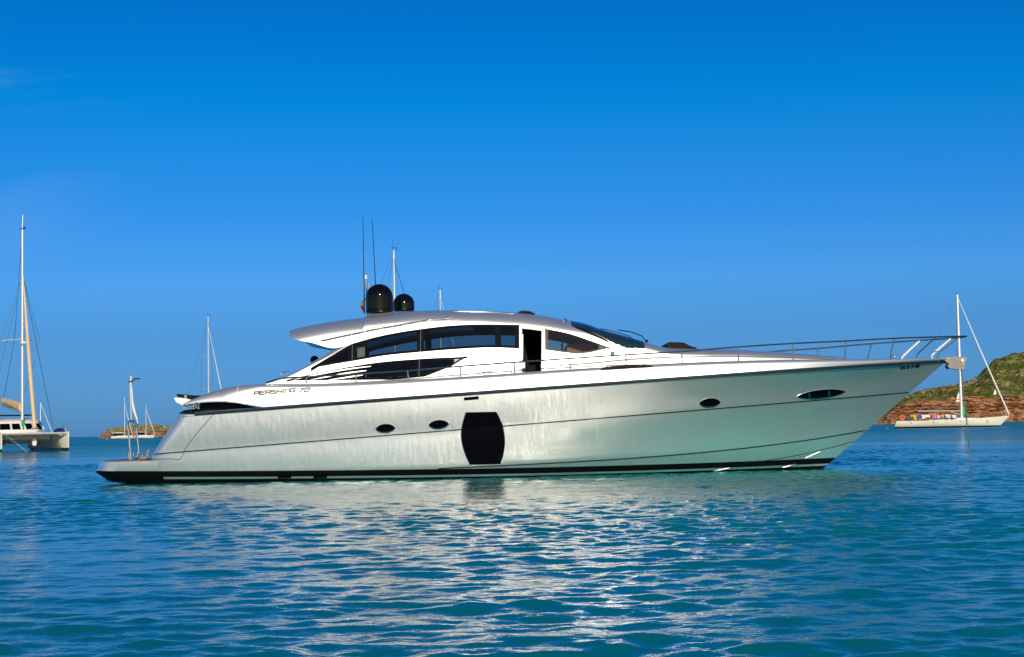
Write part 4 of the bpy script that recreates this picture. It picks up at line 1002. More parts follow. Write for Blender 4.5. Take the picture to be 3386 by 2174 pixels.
# rails
railpx = [(880,1266),(917,1255),(1011,1247.5),(1177,1238),(1348,1226.5),(1523,1212),(1701,1199),(1885,1186),(2070,1174),(2255,1163),(2442,1148),(2623,1136.5),(2798,1128.5),(2960,1119.5),(3095,1115),(3150,1113.5),(3195,1112.5)]
def rb(X):
    b = L_sheer.b(min(X, L_sheer.xs)) - .10
    if X > 7: b = max(b, 0) + .0
    return max(b, 0)
rbf = herm([-12, 4, 7, 8.6, 9.8, 10.6, 11.3, 11.9, 12.25, 12.4], [rb(-10), rb(4), rb(7), rb(8.6), 1.42, 1.12, .80, .52, .30, .10])
def rbx(X): return rb(X) if X < 7 else rbf(X)
def on_rail(px, py):
    X = xp(px)
    for _ in range(6): q = at_y(px, py, YC - rbx(X)); X = q.x
    return q
for_rail = [on_rail(*q) for q in resample(railpx, 120)]
fr2 = [Vector((v.x, 2 * YC - v.y, v.z)) for v in for_rail]
tip = for_rail[-1]
allp = for_rail + [Vector((tip.x + .07, YC - .05, tip.z)), Vector((tip.x + .07, YC + .05, tip.z))] + fr2[::-1]
rail = MB().tube(allp, .021, 8).build('guard_rail', m_rail, yacht, YO)
st_px = [((1013,1268),(1013,1247.5)),((1177,1266),(1177,1238)),((1350,1260),(1348,1227)),((1523,1251),(1522,1212)),((1702,1240),(1700.5,1199)),((1886,1228),(1884.5,1186)),((2071,1217),(2069,1174)),((2256,1209),(2254,1163)),((2442,1200),(2441.5,1148)),((2623,1195),(2622,1136.5)),((2793,1190),(2798,1129))]
for b_, t_ in st_px:
    q = on_rail(*t_); g = on_rail(*b_); g.y = q.y
    for sg in (0, 1):
        a, c = (g.copy(), q.copy())
        if sg: a.y = 2 * YC - a.y; c.y = 2 * YC - c.y
        MB().tube([a, c], .019, 8).build('stanchion', m_rail, yacht, YO)
for b_, k_, t_ in (((2944.5,1188),(2947,1172),(2958,1120)), ((3039,1186.5),(3039,1175),(3093,1116.5)), ((3114.5,1186),(3115,1171),(3174,1114.5))):
    q = on_rail(*t_); g = on_rail(*b_); k = on_rail(*k_)
    ins = max(0.05, L_sheer.b(min(g.x, L_sheer.xs - .05)) - .08); g.y = YC - ins; k.y = YC - ins
    for sg in (0, 1):
        P = [v.copy() for v in (g, k, k * .85 + q * .15 + Vector((-.012, 0, .01)), q)]
        if sg:
            for v in P: v.y = 2 * YC - v.y
        MB().tube(P, [.02, .022, .034, .024] if sg and g.x > 10.5 else .019, 8).build('stanchion', m_white if sg and g.x > 10.5 else m_rail, yacht, YO)  # far bow posts: sun glint put into the white colour and thicker tube
# cleat / winch on the fore deck, stern cleats
q = at_y(2957, 1186, YC - .5); MB().lathe([(.05,0),(.04,.03),(.09,.05),(.09,.07),(.05,.09)], q, 14).build('deck_winch', m_steel, yacht, YO)
for px_, py_ in ((1570,1247),):
    q = at_y(px_ + 40, py_ - 6, YC - 2.42); cb = MB(); cb.tube([q + Vector((-.13, 0, .08)), q + Vector((.13, 0, .09))], .018, 6); cb.tube([q + Vector((-.06, 0, -.04)), q + Vector((-.06, 0, .08))], .014, 6); cb.tube([q + Vector((.06, 0, -.04)), q + Vector((.06, 0, .08))], .014, 6); cb.build('mooring_cleat', m_steel, yacht, YO)

# anchor roller and chain
ar = MB()
prof = [(3118,1184),(3150,1181),(3192,1182),(3190,1192),(3184,1202),(3186,1219),(3178,1223),(3134,1220),(3128,1212),(3133,1204),(3120,1196)]
P = [(lambda q: (q.x, q.z))(at_y(a, b, YC)) for a, b in prof]
arm_ = plate(P, YC - .16, YC - .13, pmat('brushed_steel', (.17,.165,.15), .5, .6, noise=.25, nscale=9), 'anchor_roller', yacht)
plate(P, YC + .13, YC + .16, m_steel, 'roller_cheek', arm_)
q = at_y(3176, 1193, YC); MB().tube([q + Vector((0, -.19, 0)), q + Vector((0, .19, 0))], .045, 14).build('roller_pin', m_steel, arm_, YO)
MB().box(at_y(3158, 1201, YC), (.42, .24, .18)).build('roller_box', pmat('roller_dull', (.25,.25,.23), .5, .7), arm_, YO, smooth=False)
def chain():
    pts = [at_y(a, b, YC) for a, b in resample([(3177,1196),(3180,1240),(3186,1288),(3194.5,1372),(3204.5,1478),(3212,1545),(3214,1560)], 130)]
    ln = [0]
    mb = MB(); acc = 0; pos = []; step = .052
    for a, b in zip(pts[:-1], pts[1:]):
        l = (b - a).length; t = 0
        while acc <= l: pos.append((a + (b - a) * (acc / l), (b - a).normalized())); acc += step
        acc -= l
    for i, (p, d) in enumerate(pos):
        sdir = Vector((1, 0, 0)) if i % 2 else Vector((0, 1, 0)); sdir = (sdir - d * sdir.dot(d)).normalized()
        ring = [p + d * .036 * math.cos(a) + sdir * .024 * math.sin(a) for a in [2 * math.pi * k / 10 for k in range(11)]]
        mb.tube(ring, .0085, 5, False)
    o = mb.build('anchor_chain', pmat('galvanised_chain', (.36,.34,.30), .45, .8, noise=.3, nscale=5), None)
    tagit(o, 'grey galvanised anchor chain hanging from the yacht bow roller into the water', 'chain')
chain()

# ================================================================== OTHER BOATS
def mono_hull(Lh, beam, fb_s, fb_b, cx=0.0, rake=.10, trans=.9):
    """hull running from -Lh/2 (stern) to Lh/2 (bow), returns MB + sheer function"""
    A = []; sh = []
    for s in np.linspace(0, 1, 46):
        zsh = fb_s + (fb_b - fb_s) * s ** 1.8 - .12 * math.sin(math.pi * s)
        t = s; b = beam / 2 * ((math.sin(math.pi * min(1, (t * .58 + .32)))) ** .9) if s < 1 else 0
        b = beam / 2 * (1 - max(0, (t - .42) / .58) ** 2.2) * (trans + (1 - trans) * min(1, t / .42))
        xl = -Lh / 2 + Lh * s; col = []
        for v in (1, .97, .75, .5, .25, .0, -.25):
            z = zsh * v if v >= 0 else v * 1.2
            ov = (1 - v) * Lh * rake * (s ** 6) + (1 - v) * (-.03 * Lh) * (1 - s) ** 6 * -1
            wv = b * (1 - .28 * (1 - v) ** 2) * (1.0 if v > 0 else .7)
            col.append((xl - ov, wv, z))
        A.append(col); sh.append((xl, b, zsh))
    mb = MB(); n = [[Vector((x, -b, z)) for x, b, z in reversed(c)] for c in A]; f = [[Vector((x, b, z)) for x, b, z in c] for c in A]
    mb.grid(n); mb.grid(f)
    a, c = n[0], f[0][::-1]; mb.add(a + c, [(i, len(a) + i, len(a) + i + 1, i + 1) for i in range(len(a) - 1)])
    dk = MB(); dk.grid([[Vector((x, -b, z - .03)), Vector((x, 0, z + .02)), Vector((x, b, z - .03))] for x, b, z in sh])
    shf = herm([q[0] for q in sh], [q[2] for q in sh]); bf = herm([q[0] for q in sh], [q[1] for q in sh])
    return mb, dk, shf, bf
def stripe_mat(name, col, hull=(0.78, 0.74, 0.62), zc=.22, z2=.30):
    m = pmat(name, hull, .25, 0, .3); t = m.node_tree; b = t.nodes['Principled BSDF']; tcn = t.nodes.new('ShaderNodeTexCoord'); sx = t.nodes.new('ShaderNodeSeparateXYZ')
    t.links.new(tcn.outputs['Object'], sx.inputs[0]); r = t.nodes.new('ShaderNodeMath'); r.operation = 'LESS_THAN'; r.inputs[1].default_value = zc; t.links.new(sx.outputs[2], r.inputs[0])
    mx = t.nodes.new('ShaderNodeMix'); mx.data_type = 'RGBA'; mx.inputs[6].default_value = (*hull, 1); mx.inputs[7].default_value = (*col, 1); t.links.new(r.outputs[0], mx.inputs[0]); t.links.new(mx.outputs[2], b.inputs['Base Color'])
    return m
m_hullnavy = stripe_mat('cream_hull_navy_boot', (.01, .015, .07), zc=.27)
m_hullplain = stripe_mat('white_hull_boot', (.02, .05, .10), (.78, .76, .70), .12)
m_hullgreen = stripe_mat('white_hull_green_boot', (.0, .05, .035), (.78, .75, .64), .30)
def rig(root, mx, zb, zt, sh, bowx, sternx, beam, mr=.11, boomlen=4.5, boomz=1.3, spreaders=(.5,), furl=m_sailwhite, furl_r=.07, antenna=True, frac=.97, cover=None, boom=True, lx=0):
    mast = MB().tube([(mx, 0, zb), (mx, 0, (zb + zt) / 2), (mx - .0, 0, zt)], [mr, mr, mr * .8], 10).build('mast', m_alu, root)
    for s in spreaders:
        z = zb + (zt - zb) * s
        for sg in (-1, 1): MB().tube([(mx, 0, z), (mx - .35, sg * beam * .36, z + .1)], .035, 6).build('spreader', m_alu, root)
    if boom:
        MB().tube([(mx - .1, 0, zb + boomz), (mx - boomlen, 0, zb + boomz + .1)], .10, 8).build('boom', m_alu, root)
        MB().tube([(mx - .1, 0, zb + .35), (mx - boomlen * .28, 0, zb + boomz)], .05, 6).build('boom_vang', m_alu, root)
    hd = zb + (zt - zb) * frac
    MB().tube([(bowx, 0, sh(bowx) + .25), ((bowx + mx) / 2, 0, (sh(bowx) + hd) / 2), (mx + .1, 0, hd)], [furl_r, furl_r * .95, furl_r * .35], 8).build('furled_sail', furl, root)
    rg = MB()
    for sg in (-1, 1):
        pts = [(mx - .1, sg * beam * .46, sh(mx) )]
        for s in spreaders: pts.append((mx - .35, sg * beam * .36, zb + (zt - zb) * s + .1))
        pts.append((mx, 0, zb + (zt - zb) * .97)); rg.tube(pts, .012, 5)
        rg.tube([(mx - .3, sg * beam * .44, sh(mx)), (mx, 0, zb + (zt - zb) * .5)], .010, 5)
    rg.tube([(sternx + .1, 0, sh(sternx) + .1), (mx, 0, zt - .1)], .012, 5)
    rg.build('rigging', m_wire, root)
    if antenna:
        an = MB(); an.tube([(mx - .1, 0, zt), (mx - .1, 0, zt + 1.0)], .012, 5); an.tube([(mx - .3, 0, zt + .25), (mx + .35, 0, zt + .25)], .02, 5); an.tube([(mx + .3, 0, zt), (mx + .33, 0, zt + .4)], .02, 5); an.build('masthead_antenna', m_rubber, root)
    return mast
def sailboat(label, mast_px, D, Lh, beam, fbs, fbb, top_py, mast_frac=.57, yaw=0, group=None, hullmat=m_hullplain, details=1, **kw):
    """mast stands at picture column mast_px (measured on the water line)"""
    pyw = horizon(mast_px) + CAMZ * F / D
    g = at_y(mast_px, pyw, D); mx = -Lh / 2 + Lh * mast_frac
    root = thing('sailing_boat', label, 'sailboat', (g.x - mx * math.cos(yaw), D - mx * math.sin(yaw), 0), yaw, group)
    mb, dk, sh, bf = mono_hull(Lh, beam, fbs, fbb)
    mb.build('hull', hullmat, root, angle=50); dk.build('deck', m_white, root)
    c0, c1 = -Lh * .22, Lh * .20; G = []
    for q in np.linspace(0, 1, 16):
        x = c0 + (c1 - c0) * q; h = (.42 if q < .55 else .42 - .30 * (q - .55) / .45) * min(1, q * 9 + .15); wd = bf(x) * .62
        zz = sh(x) - .02
        G.append([Vector((x, -wd, zz)), Vector((x, -wd * .93, zz + h * .8)), Vector((x, -wd * .7, zz + h)), Vector((x, 0, zz + h * 1.08)), Vector((x, wd * .7, zz + h)), Vector((x, wd * .93, zz + h * .8)), Vector((x, wd, zz))])
    cr = MB().grid(G).build('coachroof', m_white, root, angle=50)
    for sg in (-1, 1):
        MB().grid([[Vector((x, sg * (bf(x) * .60 + .015), sh(x) + .12)), Vector((x, sg * (bf(x) * .585 + .012), sh(x) + .25))] for x in np.linspace(c0 + .8, c0 + Lh * .24, 8)]).build('cabin_window', m_winblk, cr)
    zt = zpx(mast_px, top_py, D)
    rig(root, mx, sh(mx) + .3, zt, sh, Lh / 2 - .15, -Lh / 2, beam, **kw)
    # pulpit and lifelines
    for sg in (-1, 1):
        ll = MB(); xs = np.linspace(-Lh / 2 + .3, Lh / 2 - .4, 12)
        pts = [Vector((x, sg * bf(x) * .93, sh(x) + .6)) for x in xs]; ll.tube(pts, .012, 5)
        for p in pts: ll.tube([p, p - Vector((0, 0, .62))], .015, 5)
        ll.build('lifeline', m_steel, root)
    return root, sh, bf, mx

# ---- cream sloop on the right
D1 = 270.0
cr_root, sh1, bf1, mx1 = sailboat('long cream sailing yacht with navy waterline and drying towels before the orange cliffs', 3181, D1, 18.6, 4.8, 1.30, 1.85, 975, mast_frac=.575, yaw=-R(17), hullmat=m_hullnavy,
    mr=.26, boomlen=7.2, boomz=1.15, spreaders=(.42, .66), furl_r=.13, frac=.975)
LH1 = 18.6
for x in (-6.9, -3.2): MB().box((x, -bf1(x) * .985, sh1(x) - .35), (.30, .06, .10)).build('hull_port', m_winblk, cr_root, smooth=False)
for x in (1.2, ): MB().box((x, -bf1(x) * .985, sh1(x) - .35), (.26, .06, .10)).build('hull_port', m_winblk, cr_root, smooth=False)
MB().box((0.15, -bf1(0) * .62, sh1(0) + .22), (.75, .06, .16)).build('hull_port', m_winblk, cr_root, smooth=False)
bd = MB().box((5.6, -bf1(5.6) * .95 - .02, sh1(5.6) - .62), (.42, .04, .42)).build('hull_badge', pmat('badge_white', (.7, .7, .8), .4), cr_root, smooth=False)
bb = MB(); [bb.box((5.6 + dx, -bf1(5.6) * .95 - .05, sh1(5.6) - .62 + dz), (.1, .02, .1)) for dx, dz in ((-.12,.1),(.12,.1),(0,0),(-.12,-.1),(.12,-.1))]; bb.build('badge_mark', m_navy, bd, smooth=False)
pul = MB(); pul.tube([(8.6, -.5, 1.9), (8.9, -.45, 2.55), (9.4, 0, 2.6), (8.9, .45, 2.55), (8.6, .5, 1.9)], .03, 6); pul.tube([(7.0, -.8, 2.3), (8.9, -.45, 2.55)], .03, 6); pul.build('pulpit', m_white, cr_root)
jb = MB(); jb.tube([(mx1 + .38, 0, sh1(mx1) + .1), (mx1 + .40, 0, sh1(mx1) + 1.2), (mx1 + .38, 0, sh1(mx1) + 2.2)], [.26, .24, .20], 8)
jb.build('mast_sail_bag', pmat('green_canvas', (.02, .42, .06), .7), cr_root)
jd = MB(); jd.tube([(mx1 + .62, -.1, sh1(mx1) + .1), (mx1 + .66, -.1, sh1(mx1) + 1.0)], [.2, .12], 8); jd.build('folded_bag', m_dark, cr_root)
def rail_D(px):
    """distance of the sloop's near rail in the direction of picture column px"""
    yw = cr_root.rotation_euler[2]; D = D1
    for _ in range(8):
        X = at_y(px, 1380, D).x; x = (X - cr_root.location.x) / math.cos(yw); x = min(max(x, -LH1 / 2), LH1 / 2)
        D = cr_root.location.y + x * math.sin(yw) - (bf1(x) * .95 + .05) * math.cos(yw)
    return D
def cloth(name, label, cat, px, py, wpx, hpx, col, seed, group='towels and clothes on the sloop rail'):
    g = np.random.default_rng(seed); D = rail_D(px)
    c = at_y(px, py, D); w_ = wpx * D / F; h_ = hpx * D / F; G = []
    for i in range(8):
        u = i / 7 - .5; r = []
        for j in range(7):
            v = j / 6; r.append(Vector((c.x + u * w_ * (1 - .12 * v) + .05 * math.sin(v * 5 + seed), D + .09 * math.sin(u * 11 + seed) + .04 * v, c.z + h_ / 2 - v * h_ * (1 - .25 * math.cos(u * 5 + seed) * v) )))
        G.append(r)
    o = MB().grid(G).build(name, pmat('cloth_' + name + str(seed), col, .9, noise=.1, nscale=2), None, smooth=True)
    md = o.modifiers.new('t', 'SOLIDIFY'); md.thickness = .02
    tagit(o, label, cat, group)
cloth('towel', 'teal towel beside the orange lifebuoy at the sloop stern', 'towel', 2999, 1380, 9, 9, (.02, .22, .32), 1)
cloth('towel', 'amber towel over the sloop rail above a dark bag', 'towel', 3017, 1376, 20, 9, (.55, .28, .04), 2)
cloth('towel', 'bright yellow towel hanging beside the blue towel on the sloop', 'towel', 3026, 1381, 12, 14, (.75, .55, .02), 3)
cloth('towel', 'royal blue towel hanging on the sloop rail', 'towel', 3038, 1380, 11, 14, (.05, .14, .55), 4)
cloth('sheet', 'wide white sheet drying right of the blue towel on the sloop', 'sheet', 3062, 1378, 28, 11, (.78, .76, .72), 5)
cloth('towel', 'pink towel drying between white sheets on the sloop', 'towel', 3089, 1380, 13, 14, (.72, .14, .38), 6)
cloth('sheet', 'narrow white sheet drying right of the pink towel', 'sheet', 3103, 1379, 12, 9, (.78, .76, .72), 7)
cloth('towel', 'small yellow towel between white sheets near the sloop mast', 'towel', 3117, 1376, 12, 9, (.75, .5, .08), 8)
cloth('sheet', 'pale pinkish sheet drying closest to the sloop mast', 'sheet', 3135, 1377, 20, 10, (.80, .68, .68), 9)
cloth('sheet', 'white sheet end hanging at the sloop cabin front', 'sheet', 3156, 1378, 15, 9, (.8, .78, .74), 10)
dk_ = MB()
lb = MB(); q = at_y(2983, 1382, rail_D(2983) - .1); lb.torus(q, .36, .15, 'y', 24, 10); tagit(lb.build('lifebuoy', pmat('orange_foam', (.75, .13, .04), .7), None), 'orange ring lifebuoy hanging at the stern rail of the cream sloop', 'lifebuoy')
# pink marker buoys
def buoy(px, D, r, label):
    q = at_y(px, horizon(px) + CAMZ * F / D, D)
    o = MB().lathe([(.001, -r * .5), (r * .8, -r * .4), (r, 0), (r * .9, r * .5), (r * .5, r * .85), (.12 * r, r), (.1 * r, r * 1.25), (.001, r * 1.3)], (0, 0, .1 * r), 18).build('mooring_buoy', pmat('pink_plastic', (.75, .06, .35), .5), None)
    o.location = (q.x, D, 0); tagit(o, label, 'buoy', 'pink mooring buoys')
buoy(353.5, 700, .62, 'pink mooring buoy floating in front of the left islet'); buoy(2934, 262, .14, 'tiny pink mooring buoy floating left of the cream sloop')

# ---- far boats near the islet and masts behind the yacht
m_far = dict(antenna=True)
ra, sha, bfa, mxa = sailboat('white catamaran with covered cockpit left of its neighbour before the islet', 412, 750, 9.9, 3.6, 1.25, 1.45, 1313, mast_frac=.60, mr=.17, spreaders=(.5,), furl_r=.13, boomlen=4, frac=.80)
MB().box((-2.2, 0, 2.75), (5.6, 3.2, .22), None, .9).build('cockpit_roof', m_white, ra, smooth=False); MB().box((-1.9, 0, 2.1), (4.4, 2.6, .9)).build('saloon_window', m_winblk, ra, smooth=False)
ra['label'] = 'white covered sailing boat, left of the two moored before the islet'
rb_, shb, bfb, mxb = sailboat('white sailing boat with stern canopy, right of the two moored before the islet', 483, 740, 10.8, 3.8, 1.30, 1.50, 1340, mast_frac=.60, mr=.15, spreaders=(.5,), furl_r=.14, boomlen=4, frac=.86)
MB().box((-2.3, 0, 3.0), (4.4, 2.8, .18), None, .92).build('cockpit_canopy', m_sailwhite, rb_, smooth=False)
wn = MB().box((-1.4, 0, 2.2), (3.0, 2.4, .9)); wn.build('saloon_window', m_winblk, rb_, smooth=False)
qq = at_y(443, 1441, 738); lb = MB(); lb.torus(qq, .55, .25, 'y', 20, 8); tagit(lb.build('lifebuoy', pmat('orange_foam2', (.75, .16, .08), .7), None), 'orange ring lifebuoy on the stern of the right-hand islet boat', 'lifebuoy')
sailboat('distant sloop of which mast and forestay rise above the catamaran cabin', 134, 540, 10.5, 3.4, 1.0, 1.3, 1332, mast_frac=.55, mr=.19, furl_r=.10, boomlen=4)
sailboat('sloop behind the yacht stern, slim mast with white furled sail and red flag', 691, 230, 10.0, 3.4, 1.0, 1.3, 1047, mast_frac=.58, yaw=R(50), mr=.12, furl_r=.07, boomlen=4, spreaders=(.38, .66), frac=.9)
sailboat('sloop behind the yacht roof, tall mast with blue furled sail beside the radar domes', 1311, 140, 13, 3.9, 1.1, 1.4, 829, mast_frac=.57, yaw=R(35), mr=.12, furl=m_navy, furl_r=.055, boomlen=4.6, spreaders=(.45, .7), frac=.93)
sailboat('sloop hidden behind the yacht, only its thin mast top showing above the roof', 1463, 190, 12, 3.7, 1.1, 1.4, 960, mast_frac=.57, yaw=R(30), mr=.11, furl_r=.05, boomlen=4.4, spreaders=(.45,), frac=.93)

# ---- catamaran on the left
def catamaran():
    Dc = 141.0; beamc = at_y(115, 1433, Dc); rot = math.atan2(-math.cos(R(31)), math.sin(R(31)))
    root = thing('sailing_catamaran', 'cream catamaran with furled tan sails, bows toward us, cut by the left edge', 'catamaran', (beamc.x, Dc, 0), rot)
    hd = 1.72
    for sg in (-1, 1):        # +y is the boat's port = camera right
        G = []
        for s in np.linspace(0, 1, 40):
            x = .25 - 12.2 * s; cx = sg * 2.95
            hw = .68 * min(1, .05 + 1.0 * (1 - (1 - min(1, s / .38)) ** 2)); zt = hd - .10 * s - (1.0 * max(0, s - .86) / .14)
            inner = 0.0
            col = []
            for v in (1, .9, .6, .45, .33, .1, -.3):
                z = zt * v; ww = hw * (1.0 if v > .55 else (.86 if v > .4 else (.60 if v > .3 else .50)))
                if s < .2: ww = hw * (1 - (1 - min(1, (ww / hw if hw else 1))) * s / .2)
                col.append((ww, z))
            G.append([Vector((x, cx - w_, z)) for w_, z in col] [::-1] + [Vector((x, cx, zt + .05))] + [Vector((x, cx + w_, z)) for w_, z in col])
        h = MB().grid(G); h.add(G[0], [tuple(range(len(G[0])))]); h.add(G[-1], [tuple(range(len(G[-1])))[::-1]])
        ho = h.build('hull', m_hullgreen, root, angle=40)
        MB().box((-1.4, cx - sg * .62, .72), (2.2, .04, .14)).build('hull_stripe', m_tan, ho, smooth=False)
        MB().box((-3.3, cx - sg * .69, 1.25), (.5, .04, .32)).build('hull_port', m_winblk, ho, smooth=False)
    # bridge deck
    bd = MB(); bd.add([(-3.4, -2.4, 1.62), (-3.4, 2.4, 1.62), (-11, 2.4, 1.62), (-11, -2.4, 1.62), (-3.2, -2.4, 1.1), (-3.2, 2.4, 1.1), (-4.6, 1.9, .72), (-4.6, -1.9, .72), (-11, 1.9, .75), (-11, -1.9, .75)],
                      [(0, 1, 2, 3), (0, 4, 5, 1), (4, 7, 6, 5), (7, 9, 8, 6), (0, 3, 9, 7, 4), (1, 5, 6, 8, 2)]); bd.build('bridge_deck', m_white, root, smooth=False)
    MB().tube([(0, -2.9, 1.62), (0, 2.95, 1.62)], .10, 10).build('crossbeam', m_alu, root)
    tr = MB(); tr.add([(-.1, -2.4, 1.6), (-.1, 2.4, 1.6), (-3.4, 2.4, 1.58), (-3.4, -2.4, 1.58)], [(0, 1, 2, 3)]); tr.build('trampoline', m_dark, root, smooth=False)
    # cabin: rounded plan lofted from deck to roof
    def ring(z, fx, bx, hw, n=26):
        o = []
        for k in range(n):
            a = -math.pi / 2 + math.pi * k / (n - 1); o.append(Vector((bx + (fx - bx) * max(0, math.cos(a)) ** .42, hw * math.sin(a), z)))
        return o
    rings = [ring(1.55, -3.7, -9.2, 2.50), ring(2.02, -3.95, -9.2, 2.48)]
    low = MB().grid(rings).build('cabin', m_white, root, angle=50)
    g1 = ring(2.02, -3.98, -9.2, 2.46); g2 = ring(2.58, -4.65, -9.2, 2.28); MB().grid([g1, g2]).build('cabin_window', m_winblk, low)
    for k in (3, 5, 9, 12, 13, 16, 20, 22):
        MB().tube([g1[k] * 1.0 + Vector((.03, 0, 0)), g2[k] + Vector((.03, 0, 0))], .10, 6).build('window_post', m_white, low)
    r3 = [ring(2.58, -4.45, -9.6, 2.42), ring(2.72, -4.55, -9.7, 2.40), ring(2.95, -5.3, -9.7, 2.0), ring(3.08, -6.4, -9.7, 1.3), ring(3.1, -7.8, -9.7, .2)]
    MB().grid(r3).build('cabin_roof', m_white, root, angle=60)
    MB().box((-8.6, 0, 3.38), (3.2, 3.6, .10)).build('bimini', m_dark, root, smooth=False)
    for x in (-7.1, -10.1):
        for y in (-1.7, 1.7): MB().tube([(x, y, 1.7), (x, y, 3.35)], .025, 6).build('bimini_post', m_steel, root)
    # rig
    mx = -4.5; zt = zpx(77, 762, Dc + 4.0)
    MB().tube([(mx, 0, 1.9), (mx, 0, 10), (mx, 0, zt)], [.15, .14, .11], 12).build('mast', m_alu, root)
    MB().tube([(mx - .1, 0, zt), (mx - .1, .05, zt + 1.4)], .015, 5).build('masthead_antenna', m_alu, root)
    an = MB(); an.tube([(mx, -.35, zt + .1), (mx, .35, zt + .15)], .03, 5); an.box((mx, .15, zt + .25), (.1, .1, .2)); an.build('masthead_light', m_dark, root)
    MB().lathe([(.02, -.12), (.26, -.10), (.28, .02), (.24, .10), (.02, .13)], (mx + .35, 0, 10.0), 18).build('radar_scanner', m_white, root)
    for sg in (-1, 1):
        MB().tube([(mx, 0, 10.35), (mx - .45, sg * 1.45, 10.25), (mx - .6, sg * 1.75, 10.2)], .05, 6).build('spreader', m_alu, root)
    fl = MB().tube([(-.02, 0, 2.1), (-1.9, 0, 8), (-3.2, 0, 12.5), (-4.3, 0, 16.2)], [.17, .17, .12, .05], 10).build('furled_sail', m_sailcream, root)
    MB().tube([(.0, -.55, 1.7), (0, 0, 2.4), (0, .55, 1.7)], .05, 6).build('forestay_bridle', m_alu, root)
    bm = MB()
    G = []
    for i in range(22):
        q = i / 21; x = mx - .3 - 7.2 * q; h = .42 - .10 * q; zc = 4.05 + .75 * q ** .9
        G.append([Vector((x, .26 * math.cos(a) * (1 + .1 * math.sin(q * 30)), zc + (h + .03 * math.sin(q * 23)) * math.sin(a))) for a in [2 * math.pi * k / 12 for k in range(13)]])
    bm.grid(G); bm.add(G[0][:-1], [tuple(range(12))]); bm.build('sail_cover', m_sailcream, root)
    MB().tube([(mx - .2, 0, 3.65), (mx - 7.6, 0, 4.35)], .09, 8).build('boom', m_alu, root)
    rg = MB()
    for sg in (-1, 1):
        rg.tube([(mx - .9, sg * 3.15, 1.65), (mx, 0, 16.4)], .030, 5)
        rg.tube([(mx - .6, sg * 1.75, 10.2), (mx, 0, 16.4)], .018, 5)
    rg.tube([(mx - 7.4, 0, 4.9), (mx - 3, .0, 10.5), (mx - .1, 0, zt - .3)], .022, 5)
    rg.tube([(mx, .1, 5.2), (-1.2, .3, 8.2)], .015, 5)
    rg.build('rigging', m_wire, root)
    gb = MB(); gb.tube([(mx + .2, .0, 2.2), (mx + .25, 0, 2.9)], [.16, .12], 8); gb.build('mast_sail_bag', pmat('green_rope', (.02, .35, .12), .8), root)
    MB().tube([(-.1, 2.6, 1.72), (-1.2, 2.9, 2.3), (-1.9, 2.9, 2.3)], .03, 6).build('bow_rail', m_steel, root)
    dg = MB(); dg.lathe([(.02, 0), (.5, .05), (.55, .18), (.3, .36), (.02, .42)], (-2.4, 2.85, 1.68), 16); dg.build('deck_cover', m_navy, root)
    MB().tube([(-.3, 2.85, 1.65), (-.5, 2.85, 2.05), (-1.7, 2.9, 2.1)], .045, 6).build('anchor_davit', m_alu, root)
    fd = MB(); fd.lathe([(.02, -.5), (.18, -.42), (.24, -.1), (.2, .25), (.08, .42), (.02, .45)], (-1.5, .35, .95), 16); fd.build('fender', m_white, root)
    MB().tube([(0, -2.6, 1.55), (1.4, -.9, -.05)], .02, 5).build('anchor_line', m_alu, root)
catamaran()

# white day marks on the headland
bvh_hill = BVHTree.FromPolygons([tuple(v.co) for v in hill.data.vertices], [tuple(p.vertices) for p in hill.data.polygons])
for px_, py_, wpx_, hpx_, lb_ in ((3166, 1327, 17, 30, 'larger white pyramid beacon on the headland behind the sloop mast'), (3288, 1304, 12, 17, 'smaller white pyramid beacon on the headland slope by the sloop forestay')):
    q = bvh_hill.ray_cast(CAM, ray(px_, py_).normalized())[0] or at_y(px_, py_, 850)
    Dq = q.y; w_ = wpx_ * Dq / F; h_ = hpx_ * Dq / F
    mb = MB(); mb.add([(-w_ / 2, -w_ / 2, -.6), (w_ / 2, -w_ / 2, -.6), (w_ / 2, w_ / 2, -.6), (-w_ / 2, w_ / 2, -.6), (w_ * .3, 0, h_)], [(0, 1, 4), (1, 2, 4), (2, 3, 4), (3, 0, 4), (3, 2, 1, 0)])
    o = mb.build('day_beacon', m_white, None, smooth=False); o.location = q; tagit(o, lb_, 'beacon', 'white beacons on the headland')
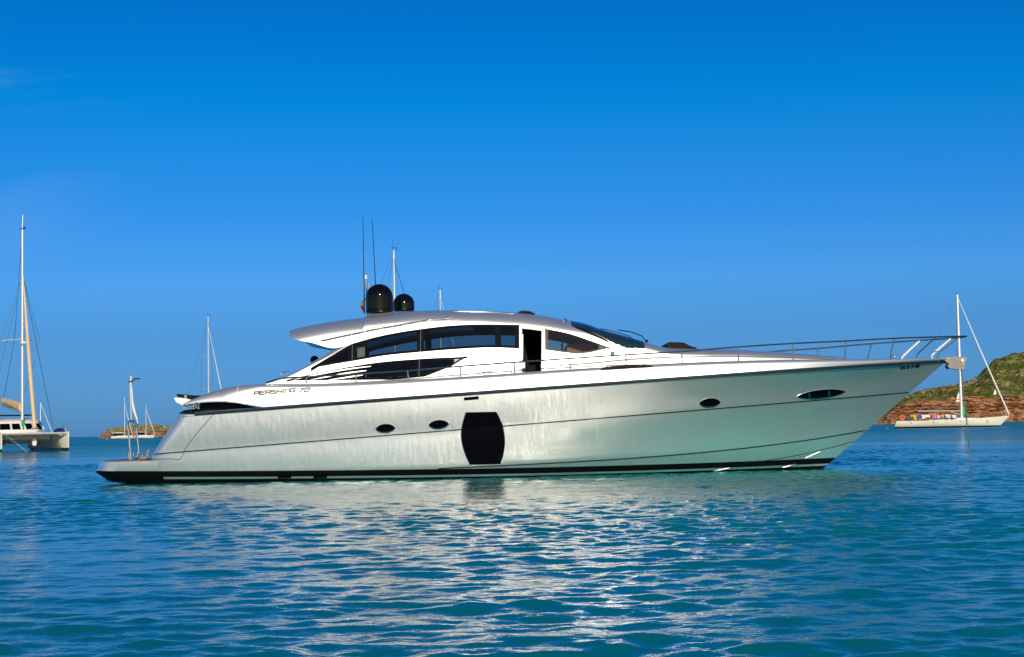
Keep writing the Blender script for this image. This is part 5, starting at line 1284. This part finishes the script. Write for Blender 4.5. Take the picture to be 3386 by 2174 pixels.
# dark bushes on the islet skyline
bvh_i = BVHTree.FromPolygons([tuple(v.co) for v in isle.data.vertices], [tuple(p.vertices) for p in isle.data.polygons])
m_bush = pmat('dark_bush', (.03, .045, .015), .9, noise=.4, nscale=3)
for i, (px_, py_, w_) in enumerate(((390, 1419, 7), (400, 1418, 8), (410, 1417, 7), (470, 1409, 9), (481, 1408, 10), (514, 1407, 8))):
    D = 1232; q = at_y(px_, py_, D); q.z -= .3; mb = MB(); r = w_ / 2 * D / F; g = np.random.default_rng(i)
    for k in range(160):
        a = g.uniform(0, 6.28); rr = math.sqrt(g.random()); v = g.random() ** 1.3
        c = Vector((r * rr * math.cos(a), r * rr * math.sin(a), .8 * r * v * (1.2 - rr * .8))); s = .16 * r + .1 * r * g.random()
        d1 = Vector(g.normal(size=3)).normalized(); d2 = d1.orthogonal().normalized(); mb.add([c - d1 * s, c + d2 * s, c + d1 * s, c - d2 * s], [(0, 1, 2, 3)])
    o = mb.build('shrub', m_bush, None, smooth=False); o.location = q
    tagit(o, 'dark low shrub on the skyline of the left islet', 'shrub', 'shrubs on the islet skyline')

# low scrub scattered over the headland and the islet (ground cover)
def scrub(name, terr, n, size, mat, seed, label, D):
    me = terr.data; co = np.empty(len(me.vertices) * 3); me.vertices.foreach_get('co', co); co = co.reshape(-1, 3)
    vg = np.empty(len(me.vertices)); me.attributes['veg'].data.foreach_get('value', vg)
    g = np.random.default_rng(seed); fnn = vnoise(seed + 5)
    m_ = fbm(fnn, co[:, 0] * .05 + 200, co[:, 1] * .03 + 100, 3) + .15 * g.random(len(co))
    ok = np.where((vg > .5) & (co[:, 2] > 3 * size) & (m_ > .46))[0]
    V = []; Fc = []
    for i in g.choice(ok, n):
        c = co[i] + g.normal(0, .5, 3) * (1, 1, 0); r = size * (.4 + 1.1 * g.random() ** 2)
        for k in range(9):
            d = g.normal(size=3); d /= np.linalg.norm(d); p = c + d * (r, r, r * .5) * g.random() ** .4; p[2] = max(p[2], c[2])
            a = g.normal(size=3); a /= np.linalg.norm(a); b = np.cross(a, g.normal(size=3)); b /= np.linalg.norm(b); s_ = r * (.28 + .25 * g.random())
            k0 = len(V); V += [p - a * s_, p - b * s_, p + a * s_, p + b * s_]; Fc.append((k0, k0 + 1, k0 + 2, k0 + 3))
    o = obj(name, [tuple(v) for v in V], Fc, mat, None, smooth=False); tagit(o, label, kind='stuff')
m_scrub = pmat('green_scrub', (.13, .145, .028), .9, noise=.55, nscale=.12, spec=.1)
scrub('scrub', hill, 1500, 1.15, m_scrub, 31, 'low green scrub scattered over the headland', 800)
scrub('scrub', isle, 130, 1.0, pmat('brown_scrub', (.07, .07, .022), .9, noise=.5, nscale=.2, spec=.1), 37, 'low dark scrub on the left islet', 1150)
